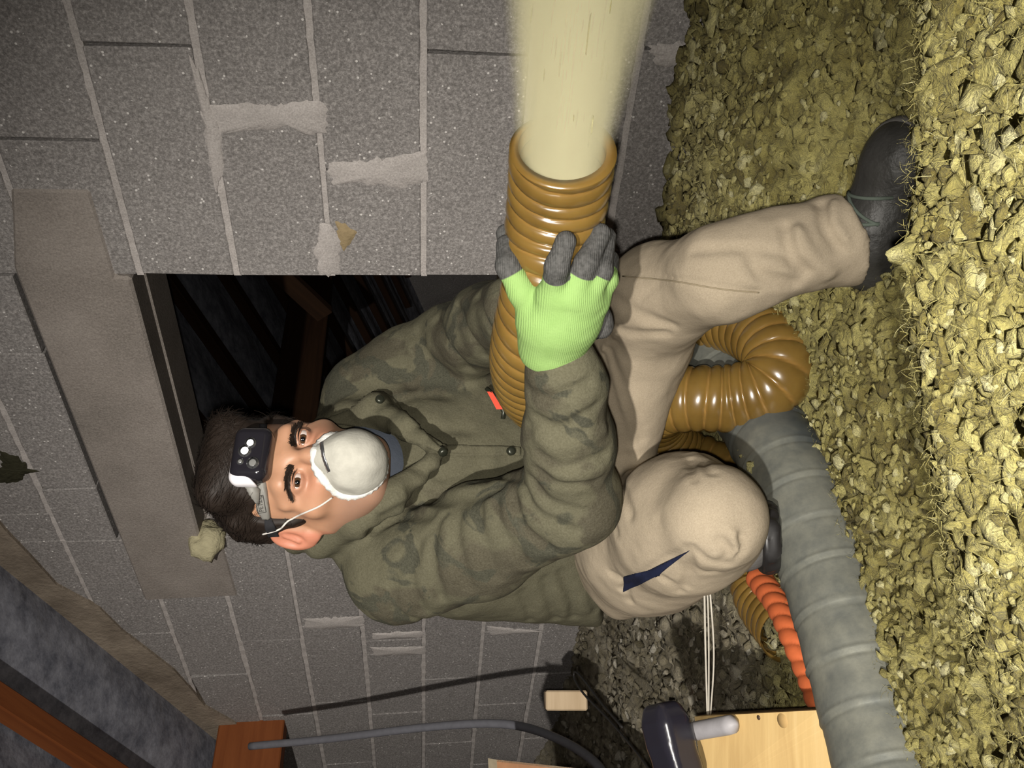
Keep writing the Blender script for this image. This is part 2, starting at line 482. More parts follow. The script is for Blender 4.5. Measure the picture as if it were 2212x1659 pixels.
# mortar beds between the courses, slightly recessed; the upright joints are dry
def bed(s0, s1, h):
    if gable(s1) - .02 < h: s1 = GA[0] + (h + .02 - GA[1]) / GS
    if s1 - s0 < .05: return
    q = np.arange(s0, s1, .025).tolist() + [s1]
    lo2 = [(s, h - .0075 - .003 * noise3(np.array([[s * 30, h * 9, .5]]))[0]) for s in q]; hi2 = [(s, h + .0075 + .003 * noise3(np.array([[s * 30, h * 9, 7.5]]))[0]) for s in q]
    n = len(q); V = [WP(s, hh_, .0012 + .0015 * (k_ % 2)) for k_, (s, hh_) in enumerate(lo2)] + [WP(s, hh_, .0012 + .0015 * (k_ % 2)) for k_, (s, hh_) in enumerate(hi2)]
    V += [p + nn * .07 for p in V]
    Fc = [[i, i + 1, n + i + 1, n + i] for i in range(n - 1)] + [[2 * n + i, 2 * n + i + 1, i + 1, i] for i in range(n - 1)] + [[n + i, n + i + 1, 3 * n + i + 1, 3 * n + i] for i in range(n - 1)]
    mesh_py('mortar_bed', V, Fc, M['mortar'], wall, False)
for k in range(-4, 8):
    bed(-1.6, 0.0, k * ROW); bed(SL if k != 4 else 1.16, 3.4, k * ROW)
    if k > 4: bed(0.0, SL, k * ROW)
# lintel: cast concrete beam with its bearing pad on the left
def slab_panel(name, outline, n0, n1, mat, parent, bevel=.006):
    return prism(name, [WP(s, h, n0) for s, h in outline], nn * (n1 - n0), mat, parent, bevel=bevel)
slab_panel('lintel', [(-.2, LB + .03), (0.0, LB + .03), (0.003, LB), (SL, LB + .01), (SL + .01, LB - .045), (1.16, LB - .05), (1.165, LT - .005), (-.02, LT), (-.2, LT - .05)], -.006, TW, M['lintel'], wall)
slab_panel('lintel_lip', [(0.0, LB - .004), (SL, LB + .004), (SL, LB + .06), (0, LB + .05)], .07, TW + .004, M['lintel'], wall, .004)
# plaster filled in along the roof line
ss = np.linspace(.2, 3.3, 26)
lo_ = [(s, gable(s) - .13 - .045 * fbm(np.array([[s * 4, 1.5, 0]]))[0]) for s in ss]
for a, b in zip(range(0, 25, 5), range(5, 30, 5)):
    seg = lo_[a:b + 1]
    slab_panel('gable_plaster', seg + [(s, gable(s) + .01) for s, _ in seg[::-1]], -.008, .05, M['plaster'], wall, 0)
# mortar smeared over joints: thin uneven lumps standing on the face
def smear(pix, seed, th=.004, mat=None):
    pts = np.array([wall_hit(x, y) for x, y in pix]); c = pts.mean(0)
    # densify and roughen the outline
    out = []
    for i in range(len(pts)):
        a, b = pts[i], pts[(i + 1) % len(pts)]; L = np.linalg.norm(b - a); n = max(2, int(L / .006))
        for t_ in np.linspace(0, 1, n, endpoint=False):
            q = a + (b - a) * t_; nv = noise3(np.array([[q[0] * 90, q[1] * 90, seed]]))[0] * .006 + noise3(np.array([[q[0] * 300, q[1] * 300, seed]]))[0] * .004
            dd = (q - c) / (np.linalg.norm(q - c) + 1e-9); out.append(q + dd * nv)
    n = len(out); V = [WP(q[0], q[1], -.0005) for q in out]
    inn = [c + (q - c) * .86 for q in out]; V += [WP(q[0], q[1], -th) for q in inn]; V.append(WP(c[0], c[1], -th * 1.3))
    Fc = [[i, (i + 1) % n, n + (i + 1) % n, n + i] for i in range(n)] + [[n + i, n + (i + 1) % n, 2 * n] for i in range(n)]
    mesh_py('mortar_smear', V, Fc, mat or M['mortar'], wall, True)
smear([(445, 226), (500, 224), (600, 222), (690, 215), (705, 238), (702, 285), (660, 290), (640, 268), (560, 280), (470, 288)], 1)
smear([(408, 120), (428, 150), (452, 225), (478, 290), (484, 360), (466, 420), (452, 350), (436, 250)], 14)
smear([(708, 352), (800, 345), (925, 325), (925, 392), (860, 408), (770, 392), (715, 400)], 2)
smear([(1398, 98), (1460, 90), (1520, 85), (1530, 135), (1470, 148), (1420, 140)], 3)
smear([(690, 480), (715, 485), (735, 520), (735, 590), (690, 592), (680, 540)], 4)
smear([(655, 1336), (780, 1330), (790, 1352), (700, 1358), (660, 1356)], 5)
smear([(800, 1368), (915, 1362), (915, 1376), (805, 1380)], 6)
smear([(800, 1398), (920, 1396), (918, 1412), (810, 1416)], 7)
smear([(1052, 1352), (1130, 1358), (1175, 1364), (1130, 1368), (1060, 1372)], 8, .003)
# rust-coloured patch on one block
M['stain'] = simple('rust_stain_mortar', (.3, .23, .13), .95, .1, 0, (120, .5, .006))
smear([(725, 480), (760, 490), (775, 500), (755, 530), (742, 545), (728, 510)], 11, .003, M['stain'])
M['hole_shade'] = simple('hole_shade_patch', (.035, .033, .02), .95, .05, 0, (90, .6, .01))  # shade of a hole put into the colour of a thin greenish patch
smear([(0, 975), (40, 985), (60, 1012), (85, 1018), (60, 1024), (45, 1040), (0, 1042)], 12, .003, M['hole_shade'])

# roof: underlay on rafters, with the purlin running through the wall
sl = sd * math.cos(math.atan(GS)) + ZZ * math.sin(math.atan(GS)); up_n = np.cross(nn, sl); up_n = up_n if up_n[2] > 0 else -up_n
def RP(s, n, dz=0.0): return W0 + sd * s + nn * n + ZZ * (HZ + gable(s) + dz)
V, Fc = [], []; ns, nk = 26, 90
for i in range(ns):
    for j in range(nk):
        s = -2.2 + 8.9 * i / (ns - 1); n = -3 + 9.4 * j / (nk - 1)
        sag = -.012 + .022 * math.cos((n + .34) / .485 * 2 * math.pi)
        V.append(RP(s, n, .012 + sag))
for i in range(ns - 1):
    for j in range(nk - 1): Fc.append([i * nk + j, (i + 1) * nk + j, (i + 1) * nk + j + 1, i * nk + j + 1])
ceil_ = mesh_py('ceiling', V, Fc, M['underlay'], None, True)
so = ceil_.modifiers.new('thick', 'SOLIDIFY'); so.thickness = .003
tag(ceil_, 'blue-grey roofing underlay sagging between the rafters', kind='structure')
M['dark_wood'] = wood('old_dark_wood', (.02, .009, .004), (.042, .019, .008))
for k in range(-5, 13):
    n0 = -.37 + .485 * k
    if abs(n0 - .115) < .02: continue
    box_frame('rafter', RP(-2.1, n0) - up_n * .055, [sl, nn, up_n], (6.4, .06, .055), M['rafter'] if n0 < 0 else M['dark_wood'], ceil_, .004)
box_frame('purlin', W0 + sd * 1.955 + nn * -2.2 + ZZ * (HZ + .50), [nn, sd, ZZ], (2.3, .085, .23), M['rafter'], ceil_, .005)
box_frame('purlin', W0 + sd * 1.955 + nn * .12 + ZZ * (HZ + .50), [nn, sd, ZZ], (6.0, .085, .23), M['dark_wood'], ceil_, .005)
# beyond the doorway: strut and the next block wall
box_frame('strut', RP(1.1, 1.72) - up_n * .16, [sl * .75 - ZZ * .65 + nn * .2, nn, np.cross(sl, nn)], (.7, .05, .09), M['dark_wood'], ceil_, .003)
far = slab_panel('wall_far', [(-4.5, HB), (6.4, HB), (6.4, gable(6.4) + .05), (-2.5, gable(-2.5)), (-4.5, gable(-2.5))], 5.6, 5.8, M['block'], None, 0)
tag(far, 'dark block wall seen through the doorway', kind='structure')
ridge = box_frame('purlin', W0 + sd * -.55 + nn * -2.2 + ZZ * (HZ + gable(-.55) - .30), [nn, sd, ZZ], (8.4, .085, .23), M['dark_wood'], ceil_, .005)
# pale foam lump wedged at the corner of the lintel
def lump(name, c, r, seed, mat, parent=None, sub=3, amp=.35, fr=None, M3=None):
    me = bpy.data.meshes.new(name); bm = bmesh.new(); bmesh.ops.create_icosphere(bm, subdivisions=sub, radius=1); bm.to_mesh(me); bm.free()
    V = np.array([v.co[:] for v in me.vertices]); k = 1 + amp * fbm(V * 1.6 + seed, 4)
    V = V * k[:, None] * np.asarray(r)
    if M3 is not None: V = V @ np.asarray(M3)
    V = V + np.asarray(c); me.vertices.foreach_set('co', V.astype(np.float32).ravel()); me.update()
    return link(name, me, mat, parent, True)
M['foam'] = simple('pale_expanding_foam', (.42, .38, .24), .9, .15, 0, (70, .6, .012))
q = WP(*wall_hit(446, 1168)); fo = lump('foam_lump', q - nn * .0, (.05, .045, .05), 3.3, M['foam'])
tag(fo, 'pale yellowish foam lump wedged under the lintel beside the dark hair', 'foam')

# ================================================================== wool on the floor
def wool_z(x, y):
    """height of the insulation surface at floor position"""
    z = np.full(np.shape(x), .305)
    z = z + .02 * noise3(np.stack([x * 2.3, y * 2.3, 0 * x], -1)) + .018 * noise3(np.stack([x * 6, y * 6, 0 * x + 4], -1))
    D = y * math.cos(PITCH) + .05
    z = z + .20 * sstep(.87, .54, D) * sstep(-.7, .1, x)                    # heap close to the photographer
    z = z + .05 * np.exp(-(((x - .42) / .22) ** 2 + ((y - 1.35) / .16) ** 2))  # bank against the wall on the right
    z = z - .06 * np.exp(-(((x - .26) / .13) ** 2 + ((y - .99) / .11) ** 2))  # hollow around the outstretched foot
    z = z - .03 * np.exp(-(((x - .02) / .16) ** 2 + ((y - 1.24) / .15) ** 2))  # under the hose loop
    z = z - .05 * np.exp(-(((x + .22) / .1) ** 2 + ((y - 1.22) / .14) ** 2))   # under the boot
    z = z - .06 * np.exp(-(((x + .42) / .16) ** 2 + ((y - 1.35) / .2) ** 2))   # hollow left of the duct
    sw = (x - W0[0]) * sd[0] + (y - W0[1]) * sd[1]
    z = z + .05 * sstep(1.7, 2.6, sw)
    return z
t = NT('mineral_wool'); v = t.coord()
tone = t.attr('tone'); old = t.attr('old')
fresh = t.ramp(tone, [(0.0, (.22, .18, .05)), (.4, (.46, .4, .13)), (.75, (.66, .59, .22)), (1.0, (.86, .8, .42))])
grey = t.ramp(tone, [(0.0, (.17, .145, .085)), (.4, (.33, .285, .19)), (.75, (.52, .465, .35)), (1.0, (.72, .67, .56))])
c = t.mix(old, fresh, grey)
fib = t.noise(v, 150, 8, .78, 2.2)
fine = t.noise(v, 480, 5, .8, 2.5); c = t.mix(.5, c, t.mix(1.0, c, t.ramp(fine, [(.33, (.4, .4, .38)), (.5, (1, 1, 1)), (.68, (1.5, 1.47, 1.4))]), 'MULTIPLY'))
c = t.mix(.6, c, t.mix(1.0, c, t.ramp(fib, [(.3, (.35, .34, .3)), (.55, (1, 1, 1)), (.75, (1.5, 1.45, 1.3))]), 'MULTIPLY'))
t.col(c); t.rough(1.0, .05); t.b.inputs['Sheen Weight'].default_value = .15
bb = t.bump(t.noise(v, 420, 6, .8, 1.5), .9, .006); bb = t.bump(fib, .9, .014, bb); t.bump(t.noise(v, 55, 5, .7, .8), .7, .022, bb); M['wool'] = t.m
# surface sheet, finer towards the camera
nu, nd = 480, 460
uu = np.linspace(-1, 1, nu); dd = .38 * (4.1 / .38) ** np.linspace(0, 1, nd)
U_, D_ = np.meshgrid(uu, dd, indexing='ij'); X = U_ * (D_ * .56 + .12); Y = D_
def clip_wall(X, Y):
    n = (X - W0[0]) * nn[0] + (Y - W0[1]) * nn[1]; k = np.maximum(n - .1, 0)
    s = (X - W0[0]) * sd[0] + (Y - W0[1]) * sd[1]
    return X - k * nn[0], Y - k * nn[1]
X, Y = clip_wall(X, Y)
Z = wool_z(X, Y)
pp = np.stack([X, Y, Z], -1)
bil = np.abs(fbm(pp * 22, 3)) * .016 + np.abs(fbm(pp * 60, 3)) * .009 + noise3(pp * 170) * .003 + noise3(pp * 330) * .0018
Z2 = Z + bil - .006
V = np.stack([X + .012 * noise3(pp * 60 + 9), Y + .012 * noise3(pp * 60 + 31), Z2], -1).reshape(-1, 3)
i = np.arange(nu - 1)[:, None] * nd; j = np.arange(nd - 1)[None]
Q = np.stack([i + j, i + nd + j, i + nd + j + 1, i + j + 1], -1).reshape(-1, 4)
def old_of(V):
    return sstep(-.22, -.5, V[:, 0] + .35 * (1.5 - V[:, 1])) * sstep(1.2, 1.5, V[:, 1]) + .18 * sstep(1.15, 1.5, V[:, 1])
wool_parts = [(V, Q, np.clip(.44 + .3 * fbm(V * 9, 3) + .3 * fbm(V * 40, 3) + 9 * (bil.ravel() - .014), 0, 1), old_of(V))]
# tufts lying on it
def ico(sub):
    bm = bmesh.new(); bmesh.ops.create_icosphere(bm, subdivisions=sub, radius=1)
    V = np.array([v.co[:] for v in bm.verts]); F_ = np.array([[v.index for v in f.verts] for f in bm.faces]); bm.free(); return V, F_
def tuft_variants(sub, n):
    B, F_ = ico(sub); out = []
    for k in range(n):
        r = 1 + .5 * fbm(B * 1.7 + k * 7.7, 3) + .45 * noise3(B * 5 + k * 3.1) + .3 * noise3(B * 11 + k)
        out.append(B * r[:, None])
    return out, F_
tv2, tf2 = tuft_variants(2, 14); tv3, tf3 = tuft_variants(3, 8)
def scatter(variants, Fc, X, Y, size, lift, tone, flat=.62, old_add=0):
    n = len(X); vs_, fs_, to, ol = [], [], [], []
    Zs = wool_z(X, Y); pick = rng.integers(0, len(variants), n); nv = len(variants[0])
    A = rng.normal(size=(n, 3, 3)); Qm, _ = np.linalg.qr(A)
    for k in range(n):
        p = (variants[pick[k]] * np.array([1, rng.uniform(.5, 1), rng.uniform(.45, 1)])) @ Qm[k] * size[k]; p[:, 2] *= flat
        vs_.append(p + [X[k], Y[k], Zs[k] + lift[k]]); fs_.append(Fc + k * nv)
        to.append(np.full(nv, tone[k]))
    V = np.vstack(vs_); tn = np.concatenate(to)
    tn = np.clip(tn + .22 * fbm(V * 45, 3), 0, 1)
    wool_parts.append((V, np.vstack(fs_), tn, np.clip(old_of(V) + old_add, 0, 1)))
def floor_pts(n, d0, d1, u0=-1, u1=1, power=1.0):
    D = d0 * (d1 / d0) ** (rng.random(n) ** power); U = rng.uniform(u0, u1, n)
    X, Y = clip_wall(U * (D * .52 + .05), D); return X, Y, D
def off_things(X, Y):
    return np.ones(len(X), bool)
tv1, tf1 = tuft_variants(1, 10)
n = 6500; X, Y, D = floor_pts(n, .4, 1.5); s = rng.gamma(4, .0013, n).clip(.002, .012)
scatter(tv1, tf1, X, Y, s, .0 * s + .009, np.clip(rng.normal(.52, .26, n), 0, 1))
n = 1700; X, Y, D = floor_pts(n, .4, 1.4); s = rng.gamma(5, .002, n).clip(.004, .02)
scatter(tv2, tf2, X, Y, s, -.22 * s + .006, np.clip(rng.normal(.55, .2, n), 0, 1), .5)
n = 110; X, Y, D = floor_pts(n, .6, 1.3); s = rng.gamma(8, .0022, n).clip(.012, .03)
scatter(tv3, tf3, X, Y, s, -.1 * s, np.clip(rng.normal(.62, .18, n), 0, 1), .5)
n = 4500; X, Y, D = floor_pts(n, 1.2, 3.2); s = rng.gamma(4, .0024, n).clip(.002, .022)
scatter(tv1, tf1, X, Y, s, .2 * s + .006, np.clip(rng.normal(.5, .3, n), 0, 1))
# a bank pushed up against the wall on the right
k = 900; s_ = rng.uniform(-.85, -.05, k); n_ = -np.abs(rng.normal(0, .05, k)) - .01
XY = W0[None, :2] + sd[None, :2] * s_[:, None] + nn[None, :2] * n_[:, None]; s = rng.gamma(4, .0024, k).clip(.003, .024)
scatter(tv2, tf2, XY[:, 0], XY[:, 1], s, rng.uniform(0, .045, k) * sstep(-.02, -.3, s_) + .2 * s, np.clip(rng.normal(.38, .25, k), 0, 1))
# loose fibres
def fibres(n, d0, d1, L=.02, w_=.0006):
    X, Y, D = floor_pts(n, d0, d1); Zs = wool_z(X, Y) + .018
    a = rng.normal(size=(n, 3)); a[:, 2] = np.abs(a[:, 2]) * .8; a /= np.linalg.norm(a, axis=1)[:, None]
    b = rng.normal(size=(n, 3)); b -= (b * a).sum(1)[:, None] * a; b /= np.linalg.norm(b, axis=1)[:, None]
    c_ = np.cross(a, b); L_ = L * rng.uniform(.4, 1.3, n); base = np.stack([X, Y, Zs], -1); vs_ = []
    for t_ in np.linspace(0, 1, 5):
        ctr = base + a * (L_ * (t_ - .45 * t_ ** 3))[:, None] + b * (L_ * .7 * t_ * t_)[:, None]
        wd = w_ * (1 - .6 * t_)
        vs_ += [ctr + c_ * wd, ctr - c_ * wd]
    V = np.stack(vs_, 1).reshape(-1, 3); o_ = (np.arange(n) * 10)[:, None]
    Q = np.vstack([np.hstack([o_ + 2 * k, o_ + 2 * k + 1, o_ + 2 * k + 3, o_ + 2 * k + 2]) for k in range(4)])
    wool_parts.append((V, Q, np.repeat(np.clip(rng.normal(.58, .2, n), 0, 1), 10), old_of(V) * .8))
fibres(6000, .4, 1.5, .011, .00024); fibres(4000, 1.2, 3.0, .02, .0006)
def join_parts(name, parts, mat, parent=None):
    off = 0; Vs = []; loops = []; tot = []; to = []; ol = []
    for V, F_, a, b in parts:
        Vs.append(V); loops.append((F_ + off).ravel()); tot.append(np.full(len(F_), F_.shape[1])); off += len(V); to.append(a); ol.append(b)
    V = np.vstack(Vs).astype(np.float32); L = np.concatenate(loops).astype(np.int32); T = np.concatenate(tot).astype(np.int32)
    me = bpy.data.meshes.new(name); me.vertices.add(len(V)); me.vertices.foreach_set('co', V.ravel())
    me.loops.add(len(L)); me.loops.foreach_set('vertex_index', L); me.polygons.add(len(T))
    me.polygons.foreach_set('loop_start', np.concatenate([[0], np.cumsum(T)[:-1]]).astype(np.int32)); me.polygons.foreach_set('loop_total', T)
    me.update(calc_edges=True)
    o = link(name, me, mat, parent, True); attr(o, 'tone', np.concatenate(to)); attr(o, 'old', np.concatenate(ol)); return o
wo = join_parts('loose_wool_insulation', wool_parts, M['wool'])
tag(wo, 'loose yellow mineral wool insulation spread in tufts over the floor', 'insulation', kind='stuff')
# ================================================================== hose
t = NT('amber_hose'); v = t.coord(); gr = t.attr('groove')
c = t.mix(gr, t.ramp(t.noise(v, 16, 4), [(.3, (.105, .062, .014)), (.7, (.165, .1, .024))]), (.26, .14, .038))
t.col(c); t.rough(.27, .5); t.b.inputs['Coat Weight'].default_value = .4; t.b.inputs['Coat Roughness'].default_value = .12
t.b.inputs['Subsurface Weight'].default_value = .25; t.b.inputs['Subsurface Radius'].default_value = (.03, .015, .004)
t.b.inputs['Subsurface Scale'].default_value = .4
M['hose'] = t.m
HOSE = [P(1216, 322, .812), P(1208, 400, .852), P(1198, 480, .885), P(1190, 560, .91), P(1180, 640, .94), P(1160, 720, .985),
        P(1148, 790, 1.06), P(1165, 850, 1.15), P(1225, 885, 1.26), P(1300, 870, 1.38), P(1370, 790, 1.50), P(1440, 705, 1.53),
        P(1520, 690, 1.46), P(1600, 702, 1.38), P(1662, 742, 1.31), P(1682, 792, 1.28), P(1655, 838, 1.28), P(1580, 860, 1.30),
        P(1500, 862, 1.315), P(1430, 872, 1.35), P(1415, 920, 1.42), P(1470, 985, 1.47), P(1560, 1030, 1.46), P(1610, 1130, 1.48), P(1632, 1230, 1.50), P(1655, 1300, 1.46), P(1710, 1370, 1.36)]
HR, PITCHH = .051, .0205
hc, hs = resample(catmull(HOSE, 16), .0016)
NS = 40
th = np.linspace(0, 2 * np.pi, NS, endpoint=False)
ph = (hs[:, None] / PITCHH + th[None] / (2 * np.pi)) % 1.0
prof = np.sqrt(np.clip(1 - (2 * ph - 1) ** 2, 0, 1))             # round ribs with tight grooves
rad = HR - .0052 + .0062 * prof
V, Q, T = tube_arrays(hc, rad, NS, False)
gv = np.clip(1 - prof * 1.6, 0, 1).ravel()
rin = HR - .0085 + .002 * np.cos(2 * np.pi * ph)
keep = hs < .30
V2, Q2, _ = tube_arrays(hc[keep], rin[keep], NS, False)          # inner wall near the mouth
n1 = len(V); j = np.arange(NS)
rim = np.stack([j, n1 + j, n1 + (j + 1) % NS, (j + 1) % NS], -1)
Q2 = Q2[:, ::-1] + n1
hose = from_np('blowing_hose', np.vstack([V, V2]), np.vstack([Q, Q2, rim]), M['hose'])
attr(hose, 'groove', np.concatenate([gv, np.full(len(V2), .3)]))
tag(hose, 'amber ribbed blowing hose looping over the floor to the gloved hand', 'hose')

# ================================================================== wool jet leaving the hose
mouth = hc[0]; ax0 = hc[0] - hc[8]; ax0 /= np.linalg.norm(ax0)
jet_end = P(1262, -120, .73); jx = jet_end - mouth; JL = np.linalg.norm(jx); jx /= JL; JL = .80
jy = np.cross(ZZ, jx); jy /= np.linalg.norm(jy); jz = np.cross(jx, jy)
t = NT('airborne_wool'); t.n.remove(t.b)
pv = t.new('ShaderNodeVolumePrincipled'); pv.inputs['Color'].default_value = (.97, .9, .56, 1); pv.inputs['Anisotropy'].default_value = -.15
tc = t.new('ShaderNodeTexCoord'); sx = t.new('ShaderNodeSeparateXYZ'); t.l(tc.outputs['Object'], sx.inputs[0])
R_ = t.math('ADD', t.math('MULTIPLY', sx.outputs[0], .16), .049)
rr = t.math('SQRT', t.math('ADD', t.math('MULTIPLY', sx.outputs[1], sx.outputs[1]), t.math('MULTIPLY', sx.outputs[2], sx.outputs[2])))
q_ = t.math('DIVIDE', rr, R_)
mp = t.new('ShaderNodeMapping'); mp.inputs['Scale'].default_value = (2.2, 26, 26); t.l(tc.outputs['Object'], mp.inputs[0])
nz = t.noise(mp.outputs[0], 1.0, 4, .6, .2)
fall = t.math('SUBTRACT', 1.0, q_); fall = t.math('MAXIMUM', t.math('MULTIPLY', fall, 1.35), 0.0)
fall = t.math('POWER', t.math('MINIMUM', fall, 1.0), 1.7)
st = t.math('MAXIMUM', t.math('SUBTRACT', t.math('MULTIPLY', nz, 3.2), 1.05), 0.06)
thin = t.math('MAXIMUM', t.math('SUBTRACT', 1.12, t.math('MULTIPLY', sx.outputs[0], 1.42)), 0.0)
den = t.math('MULTIPLY', t.math('MULTIPLY', t.math('MULTIPLY', fall, st), 230.0), thin)
t.l(den, pv.inputs['Density']); t.l(pv.outputs[0], t.out.inputs['Volume']); M['jet'] = t.m
V, Q, T = tube_arrays(np.stack([np.linspace(-.03, JL, 14), np.zeros(14), np.zeros(14)], -1), .049 + .16 * np.linspace(-.03, JL, 14), 32, True)
jet = mesh_py('wool_jet', V, Q.tolist() + T.tolist(), M['jet'], None, True)
jm = Matrix.Identity(4)
for i in range(3): jm[i][0], jm[i][1], jm[i][2], jm[i][3] = jx[i], jy[i], jz[i], mouth[i]
jet.matrix_world = jm
tag(jet, 'pale yellow jet of loose wool blowing out of the hose mouth', 'insulation', kind='stuff')
# single tufts flying in it
n = 420; xx = rng.uniform(.02, JL * .85, n); ang = rng.uniform(0, 6.28, n); r_ = np.abs(rng.normal(0, .45, n)).clip(0, .95) * (.04 + .13 * xx.clip(0))
vs_, fs_, to = [], [], []
for k in range(n):
    sz = rng.uniform(.0005, .0011); p = tv1[k % 10] * sz * np.array([rng.uniform(6, 18), 1, .8])
    p = p + [xx[k], r_[k] * math.cos(ang[k]), r_[k] * math.sin(ang[k])]
    vs_.append(mouth + p[:, :1] * jx + p[:, 1:2] * jy + p[:, 2:3] * jz); fs_.append(tf1 + k * len(p)); to.append(np.full(len(p), rng.uniform(.6, 1)))
fly = join_parts('flying_wool_tufts', [(np.vstack(vs_), np.vstack(fs_), np.concatenate(to), np.zeros(sum(map(len, vs_))))], M['wool'])
tag(fly, 'small wool tufts carried along inside the pale jet', 'insulation', kind='stuff')

# ================================================================== galvanised duct
t = NT('galvanised_steel'); v = t.coord(); n1 = t.noise(v, 9, 5, .6); n2 = t.noise(v, 45, 5, .65)
c = t.ramp(n1, [(.3, (.115, .12, .105)), (.7, (.2, .2, .165))])
c = t.mix(.3, c, t.ramp(n2, [(.35, (.075, .085, .088)), (.65, (.25, .25, .205))]))
c = t.mix(t.ramp(t.noise(v, 6, 4), [(.5, (0, 0, 0)), (.72, (1, 1, 1))]), c, (.06, .07, .075)); t.col(c); t.b.inputs['Metallic'].default_value = .3; t.rough(.55, .4); t.bump(n2, .12, .004); M['duct'] = t.m
DUCT = [P(1480, 640, 1.60), P(1600, 850, 1.40), P(1690, 995, 1.25), P(1800, 1260, 1.10), P(1905, 1590, .965), P(1990, 1860, .87)]
dc, ds = resample(catmull(DUCT, 14), .004); NSD = 40
th = np.linspace(0, 2 * np.pi, NSD, endpoint=False)
ph = (ds[:, None] / .062 + .0 * th[None] + .35 * np.cos(th)[None] * .15) % 1.0
seam = np.exp(-((ph - .5) / .045) ** 2)
rad = .062 + .0022 * np.exp(-((ph - .5) / .03) ** 2) - .0022 * np.exp(-((ph - .57) / .03) ** 2) + .0006 * np.sin(2 * np.pi * ph)
V, Q, T = tube_arrays(dc, rad, NSD, True)
duct = mesh_py('spiral_duct', V, Q.tolist() + T.tolist(), M['duct'], None, True)
tag(duct, 'dusty galvanised round duct with raised seams running across the floor', 'duct')

# tufts that landed on the duct
vs_, fs_, to = [], [], []
for k, (x, y, sz) in enumerate(((1583, 1002, .008), (1604, 1020, .010), (1612, 1012, .006), (1572, 990, .006), (1930, 1330, .006), (1880, 1205, .007), (1768, 965, .007), (1846, 1105, .006))):
    v_ = ray(x, y); best = min(((np.linalg.norm(np.cross(q_ - CAM, v_)) / np.linalg.norm(v_), i_) for i_, q_ in enumerate(dc)))[1]
    q_ = dc[best]; D_q = (q_ - CAM) @ FW; p_ = CAM + v_ * (D_q - .058); dvec = p_ - q_; p_ = q_ + dvec / np.linalg.norm(dvec) * .065
    vs_.append(tv2[k] * sz + p_); fs_.append(tf2 + k * len(tv2[0])); to.append(np.full(len(tv2[0]), .85))
dt = join_parts('wool_flecks', [(np.vstack(vs_), np.vstack(fs_), np.concatenate(to), np.zeros(sum(map(len, vs_))))], M['wool'])
tag(dt, 'pale wool flecks stuck on the metal duct beside the knee', 'insulation', kind='stuff')

# ================================================================== orange conduit, twisted ribs
M['orange'] = simple('orange_plastic', (.52, .12, .04), .6, .3)
OC = [P(1640, 1250, 1.40), P(1682, 1310, 1.30), P(1715, 1385, 1.22), P(1742, 1450, 1.17), P(1768, 1520, 1.11), P(1800, 1600, 1.05)]
oc, os_ = resample(catmull(OC, 12), .0015); th = np.linspace(0, 2 * np.pi, 24, endpoint=False)
rad = (.0185 - .0075 * os_ / os_[-1])[:, None] + .0035 * np.abs(np.sin(np.pi * (os_[:, None] / .03 + 2 * th[None] / (2 * np.pi)))) ** .6
V, Q, T = tube_arrays(oc, rad, 24, True)
tag(mesh_py('orange_conduit', V, Q.tolist() + T.tolist(), M['orange'], None, True), 'orange twisted conduit lying along the metal duct', 'conduit')

# ================================================================== board and the tools on it
t = NT('pine_board'); v = t.coord('Object', (2.0, 22, 22)); n1 = t.noise(v, 1.0, 6, .6, .8)
t.col(t.ramp(n1, [(.25, (.42, .27, .11)), (.55, (.56, .39, .17)), (.8, (.66, .5, .26))])); t.rough(.6, .3); t.bump(t.noise(v, 3, 4), .15, .003); M['pine'] = t.m
M['bark'] = simple('rough_sawn_edge', (.12, .09, .045), .95, .1, 0, (80, .6, .01))
tl, tr, br, bl = P(1500, 1548, 1.22), P(1768, 1534, 1.02), P(1850, 1700, .98), P(1520, 1720, 1.20)
nrm = np.cross(tr - tl, bl - tl); nrm /= np.linalg.norm(nrm); nrm = nrm if nrm @ (CAM - tl) > 0 else -nrm
edge = [tr + (br - tr) * f_ + (tl - tr) / np.linalg.norm(tl - tr) * (.004 * math.sin(f_ * 55) + .002 * math.sin(f_ * 131)) for f_ in np.linspace(0, 1, 34)]
board = bpy.data.objects.new('wooden_board', None); COL.objects.link(board)
bt = prism('board_top', [tl] + edge + [bl], -nrm * .012, M['pine'], board)
prism('board_underside', [tl - nrm * .0125, tr - nrm * .0125 + (tr - tl) * .05, br - nrm * .0125 + (tr - tl) * .05, bl - nrm * .0125], -nrm * .02, M['bark'], board)
tag(board, 'pale pine board with a rough edge lying beside the duct', 'board')
M['screw'] = simple('dark_screw', (.08, .05, .03), .5, .4, .4)
def plane_hit(x, y, p0, nv):
    r = ray(x, y); return CAM + r * (((p0 - CAM) @ nv) / (r @ nv))
for x, y in ((1533, 1556), (1639, 1550)):
    q = plane_hit(x, y, tl, nrm); V, Q, T = tube_arrays([q - nrm * .006, q + nrm * .0008, q + nrm * .0014], [.003, .003, .0018], 12, True)
    mesh_py('screw', V, Q.tolist() + T.tolist(), M['screw'], board, True)
M['knot'] = simple('wood_knot', (.40, .26, .105), .7, .2)
q = plane_hit(1690, 1557, tl, nrm); V, Q, T = tube_arrays([q - nrm * .003, q + nrm * .00015], [.010, .009], 16, True)
mesh_py('knot', V, Q.tolist() + T.tolist(), M['knot'], board, True)
